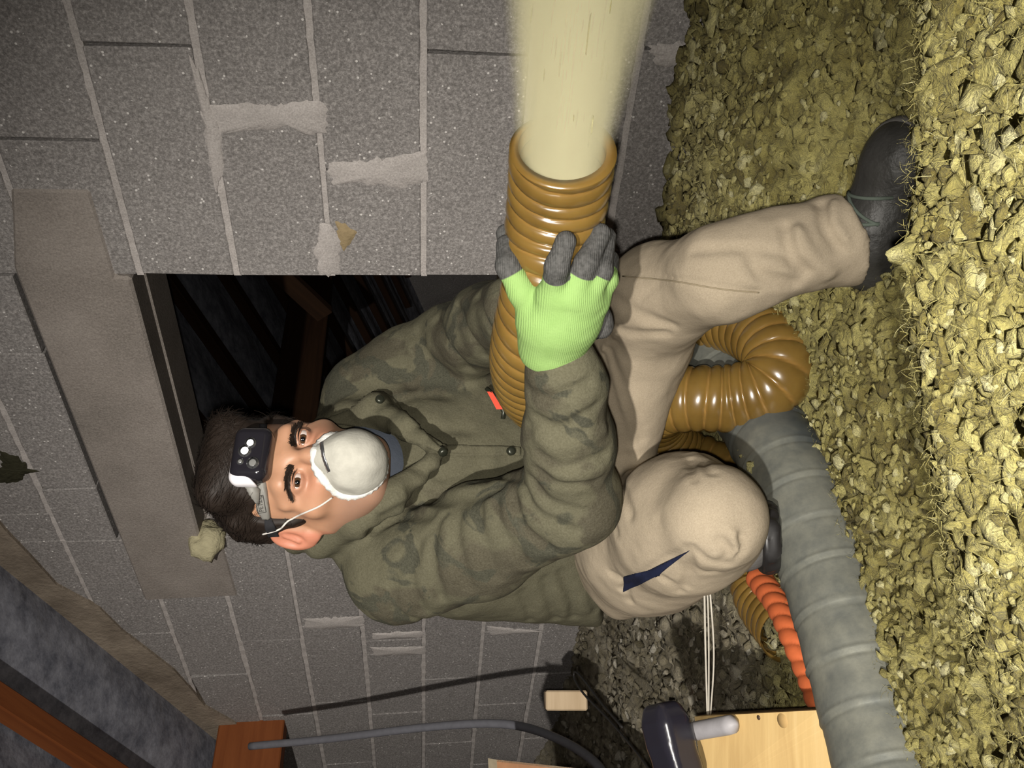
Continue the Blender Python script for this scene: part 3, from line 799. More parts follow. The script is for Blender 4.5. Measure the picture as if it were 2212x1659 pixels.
# grey rounded handle and the black tool it belongs to
M['grey_handle'] = simple('grey_plastic', (.27, .26, .27), .55, .4)
M['black_tool'] = NT('black_glossy_plastic').m; _b = M['black_tool'].node_tree.nodes['Principled BSDF']
_b.inputs['Base Color'].default_value = (.015, .014, .02, 1); _b.inputs['Roughness'].default_value = .22
tool = bpy.data.objects.new('hand_tool', None); COL.objects.link(tool)
a = plane_hit(1592, 1563, tl + nrm * .013, nrm); b = plane_hit(1475, 1584, tl + nrm * .016, nrm)
hv = (b - a); hl = np.linalg.norm(hv)
ts = np.linspace(0, 1, 14); hcur = np.array([a + hv * q for q in ts]); hr = .0125 * np.sqrt(np.clip(1 - ((ts - 1) ** 2 * 0 + np.clip(.12 - ts, 0, 1) / .12) ** 2, .03, 1))
V, Q, T = tube_arrays(hcur, hr, 16, True); mesh_py('handle', V, Q.tolist() + T.tolist(), M['grey_handle'], tool, True)
bc = P(1446, 1622, 1.17); bx = (b - a) / hl; bz = nrm; by = np.cross(bz, bx)
Mt = np.array([bx, by, bz])
def f_tool(p):
    d = rbox(p, bc - by * .0 - bz * .005, (.03, .046, .024), .013, Mt)
    d = smin(d, rbox(p, bc + by * (.032 if (by @ UP) > 0 else -.032) - bz * .004, (.024, .03, .02), .01, Mt), .02)
    return smin(d, rbox(p, bc - bx * .012 - RT * .05 - bz * .016, (.03, .035, .014), .01, Mt), .02)
V, Q = sdf_mesh(f_tool, bc - .16, bc + .16, .003); from_np('tool_body', V, Q, M['black_tool'], tool)
tag(tool, 'black plastic hand tool with a grey rounded handle resting on the board', 'tool')
# ================================================================== small things on the left
M['grey_cable'] = simple('grey_cable_sheath', (.12, .12, .135), .5, .4)
GC = [P(540, 1612, 2.5), P(700, 1597, 2.42), P(900, 1573, 2.3), P(1040, 1563, 2.2), P(1130, 1570, 2.12), P(1220, 1603, 2.02), P(1290, 1652, 1.9), P(1330, 1720, 1.8)]
tag(tube('grey_cable', resample(catmull(GC, 12), .02)[0], .0105, M['grey_cable'], None, 14), 'thick grey cable arching across the block wall on the left', 'cable')
M['black_cable'] = simple('black_wire', (.015, .014, .013), .5, .3)
BC = [P(1345, 1572, 1.62), P(1300, 1520, 1.7), P(1262, 1470, 1.78), P(1243, 1451, 1.82), P(1240, 1464, 1.82), P(1262, 1500, 1.76), P(1320, 1560, 1.66), P(1380, 1632, 1.5), P(1420, 1690, 1.42)]
tag(tube('black_wire', resample(catmull(BC, 12), .01)[0], .0024, M['black_cable'], None, 8), 'thin black wire bent in a loop over the grey wool', 'wire')
q = P(1245, 1493, 2.25); oc_ = box_frame('wood_offcut', q - RT * .055 - UP * .03, [RT + FW * .3, FW - RT * .3, UP], (.05, .14, .11), M['offcut'], None, .004)
oc_.rotation_euler.rotate_axis('Z', .05)
tag(oc_, 'small pale wood offcut half sunk in the grey wool', 'wood offcut')
M['carton'] = simple('brown_cardboard', (.33, .17, .09), .85, .1); M['carton_edge'] = simple('cardboard_flap', (.62, .55, .4), .85, .1)
cb = bpy.data.objects.new('cardboard_box', None); COL.objects.link(cb)
c0 = P(1073, 1641, 1.75); ground = wool_z(np.array([c0[0]]), np.array([c0[1]]))[0]; hh = c0[2] - ground + .02
ex = RT + FW * .8; ex[2] = 0; ex /= np.linalg.norm(ex); ey = np.array([-ex[1], ex[0], 0]); dn = np.array([0, 0, -1.0])
lean = dn * hh - ex * hh * .16
def slab3(name, p0, e1, e2, th_, mat): return prism(name, [p0, p0 + e1, p0 + e1 + e2, p0 + e2], th_, M[mat], cb)
slab3('front_panel', c0, -ex * .26, lean, ey * .004, 'carton')
slab3('back_panel', c0 + ey * .2, -ex * .26, lean, -ey * .004, 'carton')
slab3('side_panel', c0, ey * .2, lean, -ex * .004, 'carton_edge')
slab3('side_panel', c0 - ex * .26, ey * .2, lean, ex * .004, 'carton_edge')
slab3('base_panel', c0 + lean * .97, -ex * .26, ey * .2, dn * .004, 'carton')
slab3('flap', c0, -ex * .26, -ey * .03 + ZZ * .02 - ex * .004, ey * .003, 'carton_edge')
tag(cb, 'open brown cardboard box just entering the picture on the left', 'box')
M['string'] = simple('white_cord', (.42, .39, .33), .8, .2)
for k, (a_, m_, b_) in enumerate((((1521, 1240, 1.1), (1524, 1400, 1.16), (1528, 1545, 1.215)), ((1527, 1238, 1.09), (1531, 1380, 1.15), (1531, 1545, 1.212)), ((1531, 1240, 1.1), (1542, 1410, 1.15), (1535, 1545, 1.21)))):
    cc = resample(catmull([P(*a_), P(*m_), P(*b_)], 12), .01)[0]
    if k == 0: cord = tube('white_cord', cc, .0014, M['string'], None, 8); tag(cord, 'thin white cord strands stretched from the trousers to the pine board', 'cord')
    else: tube('strand', cc, .0012, M['string'], cord, 8)
# ================================================================== the person
# ---- jacket
shR, elR, wrR = P(865, 1232, 1.26), P(1232, 1082, 1.09), P(1216, 785, .945)
shL, elL, wrL = P(805, 868, 1.43), P(985, 748, 1.40), P(1125, 668, 1.10)
nkB = P(730, 1045, 1.32)
chest, belly, hips = P(930, 1050, 1.40), P(1110, 1050, 1.43), P(1270, 1040, 1.50)
def f_jk0(p):
    d = chain(p, [(shR, .072), (nkB, .062), (shL, .075)], .05)
    d = smin(d, ell(p, P(955, 1040, 1.41), (.175, .13, .19)), .06)
    d = smin(d, cap2(p, chest, hips, .145, .155), .05)
    d = smin(d, cap2(p, P(1010, 1165, 1.42), P(1270, 1195, 1.52), .13, .125), .05)
    d = smin(d, cap2(p, P(1000, 930, 1.45), P(1230, 900, 1.50), .10, .11), .05)
    ax = hips - chest; ax = ax / np.linalg.norm(ax)
    d = smax(d, (p - P(1312, 1060, 1.36)) @ (UP * -.93 + FW * -.15 - RT * .06), .012)     # hem
    dl = chain(p, [(shL, .082), (P(890, 810, 1.44), .078), (elL, .066), (P(1060, 700, 1.26), .056), (wrL, .047)], .03)
    d = smin(d, dl, .02)
    dr = chain(p, [(shR, .079), (P(1040, 1165, 1.19), .075), (elR, .058), (P(1228, 950, 1.02), .050), (P(1221, 830, .965), .0405), (wrR, .0375)], .03)
    d = smin(d, dr, .014)
    d = smin(d, chain(p, [(P(645, 1158, 1.30), .026), (P(700, 1158, 1.235), .026), (P(770, 1118, 1.185), .024), (P(850, 1072, 1.17), .02), (P(930, 1005, 1.20), .014)], .02), .02)
    d = smin(d, chain(p, [(P(690, 935, 1.36), .018), (P(745, 905, 1.33), .02), (P(810, 885, 1.30), .018), (P(880, 925, 1.25), .014), (P(945, 972, 1.215), .01)], .02), .02)
    # open neck
    d = smax(d, -cap2(p, P(690, 1035, 1.27), P(800, 985, 1.20), .06, .02), .012)
    return d
# folds: (pixel polyline, width, depth)   depth > 0 cuts in, < 0 stands out
def folds(f, L):
    out = []
    for pts, wd, dp in L:
        c_ = catmull([np.array(q, float) for q in pts], 5); out.append((on(f, c_), wd, dp))
    return out
def apply_folds(p, d, FL):
    near = np.abs(d) < .03
    if near.any():
        q = p[near]; e = np.zeros(len(q))
        for line, wd, dp in FL:
            bb0, bb1 = line.min(0) - 3 * wd, line.max(0) + 3 * wd
            s = ((q > bb0) & (q < bb1)).all(1)
            if s.any(): e[s] += 1.8 * dp * np.exp(-(polydist(q[s], line) / wd) ** 2)
        d = d.copy(); d[near] += e
    return d
JF = folds(f_jk0, [
    # forearm
    ([(1140, 850), (1190, 862), (1270, 830)], .007, .005), ([(1160, 905), (1210, 925), (1290, 880)], .007, .0045), ([(1165, 945), (1220, 965), (1300, 930)], .009, -.004),
    ([(1165, 985), (1220, 1010), (1305, 985)], .007, .005), ([(1160, 1020), (1210, 1050), (1290, 1045)], .007, .005), ([(1150, 1040), (1190, 1090), (1260, 1110)], .007, .0055),
    ([(1135, 1060), (1160, 1110), (1240, 1150)], .007, .005), ([(1110, 1075), (1130, 1140), (1190, 1190)], .007, .0045), ([(1070, 1085), (1085, 1150), (1140, 1220)], .008, .004),
    # upper arm
    ([(1030, 1080), (1040, 1160), (1070, 1250)], .008, .0045), ([(985, 1095), (985, 1170), (1010, 1270)], .008, .005), ([(940, 1130), (930, 1200), (950, 1290)], .009, .0045), ([(900, 1180), (885, 1250), (910, 1320)], .009, .004),
    # shoulder seam, double stitched
    ([(1010, 1090), (960, 1110), (900, 1180), (855, 1260), (862, 1320), (900, 1338), (960, 1335)], .004, .004), ([(880, 1180), (845, 1250), (850, 1330)], .004, .003),
    # chest
    ([(900, 1010), (960, 1030), (1040, 1010)], .007, .0045), ([(890, 1060), (950, 1075), (1060, 1060)], .008, .005), ([(830, 1120), (900, 1085), (990, 1080), (1080, 1050)], .008, .006),
    ([(800, 1150), (860, 1120), (930, 1110)], .008, .004), ([(1030, 1040), (1080, 1030), (1130, 1035)], .005, .004), ([(945, 975), (1000, 978), (1060, 977), (1150, 975)], .0035, .003),
    ([(870, 930), (930, 925), (1010, 930)], .01, .003), ([(820, 880), (880, 860), (960, 850)], .01, .003),
    # left sleeve
    ([(900, 720), (920, 770), (970, 815)], .009, .005), ([(940, 690), (965, 740), (1010, 800)], .009, .006), ([(985, 665), (1010, 715), (1045, 770)], .008, .005), ([(1030, 640), (1045, 680), (1065, 720)], .007, .005), ([(860, 745), (870, 790), (890, 830)], .01, .004),
    # back of the jacket
    ([(1180, 1255), (1190, 1300), (1200, 1340)], .008, .005), ([(1215, 1240), (1235, 1290), (1240, 1335)], .008, .005), ([(1260, 1215), (1275, 1260), (1290, 1320)], .008, .005), ([(1130, 1285), (1140, 1310), (1145, 1340)], .008, .004),
])
def f_jk(p):
    d = f_jk0(p)
    d = d - .003 * noise3(p * 24) - .001 * noise3(p * 60)
    return apply_folds(p, d, JF)
t = NT('faded_camouflage'); v = t.coord('Object', (1, 1, 1))
n1 = t.noise(v, 9, 3, .5, .8); n2 = t.noise(t.coord('Object', (1.1, .9, 1.2)), 14, 3, .5, 1.0)
base = t.ramp(t.noise(v, 5, 3), [(.3, (.059, .054, .034)), (.7, (.08, .073, .046))])
am = t.attr('camo')
f1 = t.math('MULTIPLY', t.ramp(n1, [(.5, (0, 0, 0)), (.55, (1, 1, 1))]), am)
c = t.mix(f1, base, (.038, .031, .021))
f2 = t.math('MULTIPLY', t.ramp(n2, [(.55, (0, 0, 0)), (.59, (1, 1, 1))]), am)
c = t.mix(f2, c, (.021, .021, .016))
c = t.mix(.3, c, t.ramp(t.noise(v, 420, 3, .7), [(.3, (.05, .05, .032)), (.7, (.155, .15, .105))]))
t.col(c); t.rough(.95, .1)
bb = t.bump(t.noise(v, 700, 2), .25, .002); t.bump(t.noise(v, 45, 4, .6), .35, .006, bb); M['camo'] = t.m

# ---- trousers
hpR, hpL = P(1330, 1140, 1.50), P(1320, 850, 1.50)
knR, anR = P(1543, 1118, 1.015), P(1582, 1138, 1.25)
knL, anL = P(1560, 590, 1.05), P(1862, 512, 1.055)
def f_tr0(p):
    d = cap2(p, hpR, hpL, .125, .115)
    d = smin(d, chain(p, [(hpR, .115), (P(1400, 1165, 1.28), .098), (P(1480, 1130, 1.11), .084), (knR, .060)], .04), .04)
    d = smin(d, chain(p, [(knR, .058), (P(1565, 1130, 1.13), .05), (anR, .042)], .03), .02)
    d = smin(d, cap2(p, P(1345, 1255, 1.36), P(1470, 1225, 1.20), .055, .04), .035)        # loose cloth under the thigh
    d = smin(d, cap2(p, P(1340, 1300, 1.38), P(1425, 1262, 1.28), .018, .02), .03)
    d = smin(d, chain(p, [(hpL, .11), (P(1425, 640, 1.17), .068), (knL, .055), (P(1640, 562, 1.04), .049), (P(1720, 538, 1.04), .0445), (P(1790, 522, 1.045), .046), (P(1840, 516, 1.05), .0495), (P(1920, 508, 1.06), .049)], .03), .05)
    d = smin(d, cap2(p, P(1375, 775, 1.26), P(1335, 960, 1.34), .062, .062), .03)          # slack at the crotch
    d = smin(d, cap2(p, P(1500, 990, 1.09), P(1512, 1010, 1.07), .008, .012), .012)       # pinched fold at the knee
    # cuff cut
    d = smax(d, (p - P(1864, 505, 1.0)) @ (-UP * .93 + RT * .37), .003)
    return d
TF = folds(f_tr0, [
    # outstretched leg
    ([(1345, 590), (1450, 600), (1560, 618), (1640, 630)], .003, .0025), ([(1500, 540), (1600, 535), (1690, 545)], .006, .004),
    ([(1700, 490), (1705, 530), (1712, 560), (1740, 585)], .007, .006), ([(1620, 545), (1630, 575), (1655, 600), (1720, 612)], .007, .006), ([(1775, 440), (1785, 490), (1810, 530)], .008, .006),
    ([(1800, 440), (1800, 480), (1825, 520)], .006, -.004), ([(1720, 500), (1740, 540), (1790, 590)], .009, -.005), ([(1850, 440), (1872, 520), (1885, 570)], .003, .002),
    ([(1320, 640), (1380, 680), (1450, 705)], .008, .004), ([(1310, 700), (1360, 720), (1440, 722)], .006, .004), ([(1300, 770), (1320, 850), (1360, 960)], .006, .006), ([(1315, 760), (1345, 840), (1385, 950)], .007, .004),
    ([(1305, 820), (1320, 900), (1350, 985)], .006, .005), ([(1330, 720), (1300, 760), (1290, 790)], .004, -.003), ([(1420, 615), (1350, 680), (1310, 750)], .003, .002),
    # bent leg
    ([(1555, 1170), (1575, 1190), (1565, 1215)], .005, .006), ([(1580, 1150), (1595, 1185), (1580, 1212)], .006, -.005), ([(1600, 1160), (1600, 1190), (1575, 1222)], .005, .006), ([(1510, 1200), (1530, 1215), (1560, 1222)], .005, .005), ([(1500, 1230), (1520, 1240), (1545, 1240)], .004, .004),
    ([(1345, 1275), (1380, 1250), (1430, 1215), (1495, 1188)], .005, .008), ([(1335, 1020), (1345, 1060), (1360, 1110)], .007, .004), ([(1310, 1060), (1320, 1110), (1330, 1150)], .006, .004),
    ([(1490, 990), (1495, 1015), (1500, 1035)], .004, .004), ([(1520, 1000), (1530, 1015), (1540, 1020)], .004, .004), ([(1480, 1190), (1490, 1220), (1480, 1270)], .006, .005), ([(1430, 1250), (1450, 1262), (1470, 1280)], .006, .004), ([(1320, 1240), (1345, 1255), (1360, 1300)], .005, .004),
])
def f_tr(p):
    d = f_tr0(p) - .0025 * noise3(p * 24) - .001 * noise3(p * 55)
    return apply_folds(p, d, TF)
t = NT('khaki_canvas'); v = t.coord()
c = t.ramp(t.noise(v, 7, 4, .6), [(.3, (.225, .184, .13)), (.7, (.305, .252, .182))])
c = t.mix(.25, c, t.ramp(t.noise(v, 600, 2, .7), [(.3, (.17, .14, .1)), (.7, (.4, .345, .26))]))
t.col(c); t.rough(.95, .1); bb = t.bump(t.noise(v, 900, 2), .2, .0015); t.bump(t.noise(v, 40, 4, .6), .25, .005, bb); M['khaki'] = t.m

# ---- head, in its own axes: x to the person's left, y forward, z up, eyes at z = 0
HSC = .965
HCEN = P(652, 1034, 1.20)
yaw, pit, rol = math.radians(25), math.radians(11), math.radians(-1)
fwd = -FW * math.cos(yaw) + RT * math.sin(yaw); lef = RT * math.cos(yaw) + FW * math.sin(yaw)
fwd2 = fwd * math.cos(pit) - UP * math.sin(pit); hup = UP * math.cos(pit) + fwd * math.sin(pit)
lef2 = lef * math.cos(rol) + hup * math.sin(rol); hup2 = hup * math.cos(rol) - lef * math.sin(rol)
HM = np.array([lef2, fwd2, hup2])                # rows: head axes in the world
def toL(p): return (p - HCEN) @ HM.T / HSC
def toW(q): return np.asarray(q) * HSC @ HM + HCEN
def neck_pts(): return toL(np.array([P(760, 1060, 1.36)]))[0]
NKL = neck_pts()
EYE = [np.array([sx_ * .0315, .079, 0.0]) for sx_ in (-1, 1)]
def f_head_l(q):
    d = ell(q, (0, -.012, .04), (.077, .098, .088))
    d = smin(d, ell(q, (0, .022, -.03), (.064, .07, .088)), .03)
    d = smin(d, ell(q, (0, .045, -.085), (.045, .045, .034)), .03)
    d = smin(d, cap2(q, (-.036, .084, .020), (.036, .084, .020), .0105, .0105), .018)
    for s in (-1, 1):
        d = smin(d, cap2(q, (s * .036, .08, .02), (s * .056, .06, .012), .0105, .01), .014)
        d = smin(d, cap2(q, (s * .028, .086, -.03), (s * .055, .055, -.026), .014, .017), .02)
        d = smin(d, cap2(q, (s * .055, .0, -.045), (s * .03, .06, -.098), .022, .016), .03)
    d = smin(d, cap2(q, (0, .088, .012), (0, .104, -.012), .009, .0085), .014)
    d = smin(d, cap2(q, (0, .104, -.012), (0, .118, -.04), .0095, .0125), .01)
    for s in (-1, 1):
        e = np.array([s * .0315, .079, 0])
        d = smax(d, -ell(q, e + [s * .001, .018, -.001], (.019, .014, .0125)), .012)
        lid = np.linalg.norm(q - e, axis=1) - .0142
        d = smin(d, lid, .005)
        d = smax(d, -ell(q, e + [0, .013, -.0007], (.0128, .014, .0036)), .0014)
        d = smin(d, np.maximum(np.abs(np.linalg.norm(q - e, axis=1) - .0139) - .0006, np.abs(q[:, 2] - e[2] - .0052) - .0012) + .001, .003)
        # ear
        ec = np.array([s * .078, -.004, .0]); ea = np.array([[.45 * s, .89, 0], [-.89 * s * s, .45 * s, 0], [0, 0, 1.0]])
        yl = np.array([.55 * s, -.83, .12]); yl /= np.linalg.norm(yl); xl = np.array([.83 * s, .55, 0]); xl /= np.linalg.norm(xl); zl = np.cross(xl, yl)
        Me = np.array([xl, yl, zl])
        ear = ell(q, ec + yl * .010, (.0085, .023, .034), Me)
        ear = smax(ear, -ell(q, ec + yl * .011 + xl * .009 + np.array([0, 0, .004]), (.0085, .0135, .0225), Me), .004)
        ear = smin(ear, cap2(q, ec + yl * .006 + xl * .003 + [0, 0, .012], ec + yl * .014 + xl * .004 + [0, 0, -.008], .0035, .003), .006)
        ear = smin(ear, ell(q, ec + yl * .004 + np.array([0, 0, -.026]), (.006, .01, .011), Me), .006)
        d = smin(d, ear, .006)
    d = smin(d, cap2(q, (0, -.03, -.05), NKL, .052, .058), .03)
    return d
def f_head(p): return f_head_l(toL(p)) * HSC
# ---- gloves
def fin(*a): return [(P(x, y, D), r) for x, y, D, r in a]
GR = {'palm': [fin((1188, 745, .935, .026), (1192, 700, .905, .025), (1190, 640, .872, .016)), fin((1194, 745, .935, .026), (1212, 690, .90, .024), (1228, 640, .868, .0165)),
               fin((1198, 742, .935, .026), (1230, 690, .902, .022), (1260, 642, .874, .016)), fin((1202, 740, .937, .025), (1245, 695, .915, .019), (1284, 650, .89, .0145)),
               fin((1180, 735, .93, .022), (1160, 690, .905, .02))],
      'finger': [fin((1195, 640, .872, .0155), (1203, 575, .836, .0115), (1222, 522, .826, .0105)), fin((1232, 640, .868, .0155), (1266, 568, .848, .0115), (1297, 505, .858, .0105)),
                 fin((1262, 645, .874, .0155), (1298, 585, .862, .0115), (1309, 512, .885, .0105)), fin((1284, 650, .89, .0145), (1312, 605, .885, .0105), (1318, 560, .91, .0095)),
                 fin((1165, 690, .905, .019), (1128, 630, .885, .0145), (1098, 575, .878, .0125), (1094, 530, .893, .011))]}
def f_gR(p):
    d = None
    for c_ in GR['palm']:
        e = chain(p, c_, .015); d = e if d is None else smin(d, e, .022)
    for c_ in GR['finger']:
        d = smin(d, chain(p, c_, .006), .0065)
    d = smin(d, cap2(p, P(1190, 760, .94), P(1192, 742, .935), .0285, .027), .012)
    d = smax(d, (p - P(1213, 766, .943)) @ ((elR - wrR) / np.linalg.norm(elR - wrR)), .003)
    return d
GL = {'palm': [fin((1150, 672, 1.055, .030), (1190, 665, 1.02, .026), (1225, 650, .995, .02)), fin((1150, 672, 1.055, .03), (1195, 640, 1.01, .024), (1215, 610, .985, .018)), fin((1130, 668, 1.085, .036), (1150, 672, 1.055, .032))],
      'finger': [fin((1225, 690, 1.0, .015), (1275, 705, .975, .0135), (1298, 706, .945, .0135)), fin((1225, 660, .995, .015), (1268, 678, .965, .0125), (1294, 680, .935, .012)), fin((1215, 620, .985, .015), (1258, 640, .955, .012), (1283, 642, .92, .0115)),
                 fin((1150, 640, 1.03, .016), (1110, 560, .965, .013), (1092, 505, .925, .0105))]}
def f_gL(p):
    d = None
    for c_ in GL['palm'] + GL['finger']:
        e = chain(p, c_, .012); d = e if d is None else smin(d, e, .016)
    return d
# ---- body under the clothes: torso, arms, legs, one surface, joined to the head
def f_body(p):
    d = np.minimum(f_jk0(p), f_tr0(p)) + .012
    d = smin(d, cap2(p, P(770, 1055, 1.36), P(725, 1045, 1.31), .06, .055), .03)
    d = smin(d, f_gR(p) + .0022, .01); d = smin(d, f_gL(p) + .0022, .01)
    return d
bb_lo = lambda pts, m_: np.min(pts, 0) - m_
V1, Q1 = sdf_mesh(f_head, HCEN - [.17, .2, .22], HCEN + [.16, .2, .17], .002)
allp = np.array([shR, elR, wrR, shL, elL, wrL, hips, hpR, hpL, knR, anR, knL, anL, P(1222, 522, .826), P(1094, 530, .893)])
V2, Q2 = sdf_mesh(f_body, allp.min(0) - .17, allp.max(0) + .17, .009)
t = NT('skin'); v = t.coord(); rd = t.attr('red')
c = t.ramp(t.noise(v, 30, 4), [(.3, (.31, .165, .098)), (.7, (.37, .2, .12))])
c = t.mix(rd, c, (.42, .15, .095)); c = t.mix(t.attr('stubble_shade'), c, (.16, .10, .075))
t.col(c); t.rough(.48, .4); t.b.inputs['Subsurface Weight'].default_value = .12; t.b.inputs['Subsurface Radius'].default_value = (.012, .004, .002); t.b.inputs['Subsurface Scale'].default_value = .5
t.bump(t.noise(v, 500, 4), .12, .001); M['skin'] = t.m
person = from_np('person', np.vstack([V1, V2]), np.vstack([Q1, Q2 + len(V1)]), M['skin'])
q = toL(np.vstack([V1, V2])); nh = len(V1)
red = np.zeros(len(q)); stub_shade = np.zeros(len(q))
hq = q[:nh]
red[:nh] = np.clip(.75 * sstep(.074, .083, np.abs(hq[:, 0])) * (hq[:, 1] < .01) + .3 * np.exp(-((np.abs(hq[:, 0]) - .035) ** 2 / .0003 + (hq[:, 2] + .022) ** 2 / .0003)) * (hq[:, 1] > .03) + .25 * np.exp(-((np.abs(hq[:, 0]) - .0315) ** 2 / .00025 + (hq[:, 2]) ** 2 / .00012)) * (hq[:, 1] > .05), 0, 1)
stub_shade[:nh] = .3 * np.exp(-((np.abs(hq[:, 0]) - .033) ** 2 / .00025 + (hq[:, 2] + .002) ** 2 / .00012)) * (hq[:, 1] > .05) + .55 * sstep(-.03, -.075, hq[:, 2]) * sstep(-.03, .02, hq[:, 1])  # eye-socket shade put into the skin colour, then stubble on the jaw
attr(person, 'red', red); attr(person, 'stubble_shade', stub_shade)
tag(person, 'person in camouflage jacket, dust mask and headlamp, crouching and holding the hose', 'person')

jv, jq = sdf_mesh(f_jk, allp[:7].min(0) - .2, allp[:7].max(0) + .2, .0042)
jacket = from_np('jacket', jv, jq, M['camo'], person)
pj = project(jv); # blotches are strong on sleeves and collar, faint on the chest panels
dsl = np.minimum(chain(jv, [(shR, .079), (elR, .058), (wrR, .0375)], .03), chain(jv, [(shL, .082), (elL, .066), (wrL, .047)], .03))
attr(jacket, 'camo', np.clip(.12 + sstep(.035, .0, dsl) * .95, 0, 1))
jacket['label'] = 'faded green camouflage jacket'
tv_, tq_ = sdf_mesh(f_tr, allp[6:].min(0)[None].min(0) - .2, allp[7:13].max(0) + .2, .004)
trousers = from_np('trousers', tv_, tq_, M['khaki'], person); trousers['label'] = 'khaki work trousers'
# pocket mouth with the navy lining showing
M['navy'] = simple('navy_lining', (.010, .013, .032), .9, .1)
applique('pocket_lining', f_tr, [(1346, 1278), (1348, 1245), (1400, 1232), (1450, 1208), (1493, 1187), (1470, 1205), (1425, 1240), (1385, 1262)], .0035, M['navy'], trousers, 4)
M['seam'] = simple('khaki_seam_thread', (.22, .18, .12), .9, .1)
for L_ in ([(1345, 597), (1450, 607), (1560, 625), (1640, 632)],):
    tube('seam', on(f_tr, catmull([np.array(a, float) for a in L_], 10), .0003), .0009, M['seam'], trousers, 6)
# ---- jacket details
tan_camo = M['camo']
def flap(name, poly, th_=.004, step=5, lift=0, mat=None):
    o = applique(name, f_jk, poly, th_, mat or M['camo'], jacket, step, lift); attr(o, 'camo', np.full(len(o.data.vertices), .25)); return o
flap('collar', [(690, 914), (720, 900), (760, 885), (800, 852), (822, 846), (850, 862), (885, 905), (930, 950), (958, 972), (945, 978), (900, 955), (850, 935), (790, 925), (740, 918)], .006)
flap('placket', [(955, 962), (1010, 962), (1080, 963), (1125, 966), (1125, 984), (1080, 984), (1010, 985), (955, 984)], .003)
M['button'] = simple('dark_metal_button', (.03, .032, .022), .35, .6, .5)
for x, y in ((818, 868), (953, 970), (1101, 975)):
    q = on(f_jk, [(x, y)], 0)[0]; g = grad(f_jk, q[None], .003)[0]
    V, Q, T = tube_arrays([q, q + g * .0085, q + g * .0105, q + g * .011], [.0068, .0068, .0055, .003], 16, True)
    mesh_py('button', V, Q.tolist() + T.tolist(), M['button'], jacket, True)
M['red_tag'] = simple('red_zip_tab', (.6, .06, .03), .5, .4)
q0, q1 = P(1052, 846, 1.325), P(1078, 884, 1.315)
prism('zip_tab', [q0, q0 + UP * -.008, q1 + UP * -.006, q1 + UP * .004], FW * .004, M['red_tag'], jacket)
tube('zip', np.array([P(1050, 838, 1.33), P(1075, 862, 1.325), P(1088, 890, 1.32), P(1086, 905, 1.32)]), .0035, M['button'], jacket, 8)
# shirt at the neck
M['blue_shirt'] = simple('blue_grey_shirt', (.13, .15, .19), .9, .1, 0, (300, .3, .003))
def f_shirt(p):
    d = cap2(p, P(745, 1050, 1.315), P(800, 1035, 1.32), .066, .09)
    return smax(d, -cap2(p, P(700, 1035, 1.28), P(745, 1045, 1.32), .05, .054), .006)
V, Q = sdf_mesh(f_shirt, P(775, 1045, 1.32) - .15, P(775, 1045, 1.32) + .15, .005); from_np('shirt', V, Q, M['blue_shirt'], person)
# ---- gloves
t = NT('knit_glove'); v = t.coord(); ct = t.attr('coat')
wv = t.new('ShaderNodeTexWave'); wv.inputs['Scale'].default_value = 150; wv.inputs['Distortion'].default_value = 1.2; wv.bands_direction = 'Z'; t.l(v, wv.inputs['Vector'])
gcol = t.mix(.3, (.2, .32, .1), t.ramp(t.noise(v, 60, 4), [(.3, (.16, .27, .08)), (.7, (.24, .37, .13))]))
fac = t.ramp(ct, [(.47, (0, 0, 0)), (.53, (1, 1, 1))])
t.col(t.mix(fac, gcol, t.ramp(t.noise(v, 250, 4), [(.3, (.04, .04, .038)), (.7, (.085, .083, .08))])))
t.rough(.85, .2); bb = t.bump(wv.outputs['Fac'], .35, .0012); t.bump(t.noise(v, 420, 3), .3, .0012, bb); M['glove'] = t.m
# the coating starts part-way along each finger; measured as distance past the edge of the dip
def coatR(p):
    px = project(p); x, y = px[:, 0], px[:, 1]
    best = np.full(len(p), 1e9); cv = np.zeros(len(p))
    for k, c_ in enumerate(GR['finger']):
        pts = [a for a, _ in c_]; L = np.concatenate([[0], np.cumsum([np.linalg.norm(b - a) for a, b in zip(pts[:-1], pts[1:])])])
        for i_ in range(len(pts) - 1):
            a, b = pts[i_], pts[i_ + 1]; ba = b - a; tt = np.clip((p - a) @ ba / (ba @ ba), 0, 1)
            dist = np.linalg.norm(p - a - tt[:, None] * ba, axis=1); s = (L[i_] + tt * np.linalg.norm(ba)) / L[-1]
            mB = dist < best; best[mB] = dist[mB]
            lim = (.42, .36, .38, .62, .62)[k]; cv[mB] = (s[mB] - lim) * 4
    g = grad(f_gR, p)
    palmside = g @ FW                                  # faces away from the back of the hand
    return np.clip(.5 + np.maximum(cv, (palmside - .12) * 3), 0, 1)
gv, gq = sdf_mesh(f_gR, np.min([a for c_ in GR['finger'] + GR['palm'] for a, _ in c_], 0) - .05, np.max([a for c_ in GR['finger'] + GR['palm'] for a, _ in c_], 0) + .05, .0014)
glR = from_np('glove', gv, gq, M['glove'], person); attr(glR, 'coat', coatR(gv)); glR['label'] = 'lime green knit glove with grey coated fingers'
gv, gq = sdf_mesh(f_gL, np.min([a for c_ in GL['finger'] + GL['palm'] for a, _ in c_], 0) - .05, np.max([a for c_ in GL['finger'] + GL['palm'] for a, _ in c_], 0) + .05, .002)
glL = from_np('glove', gv, gq, M['glove'], person); attr(glL, 'coat', np.ones(len(gv))); glL['label'] = 'grey coated palm side of the far glove'

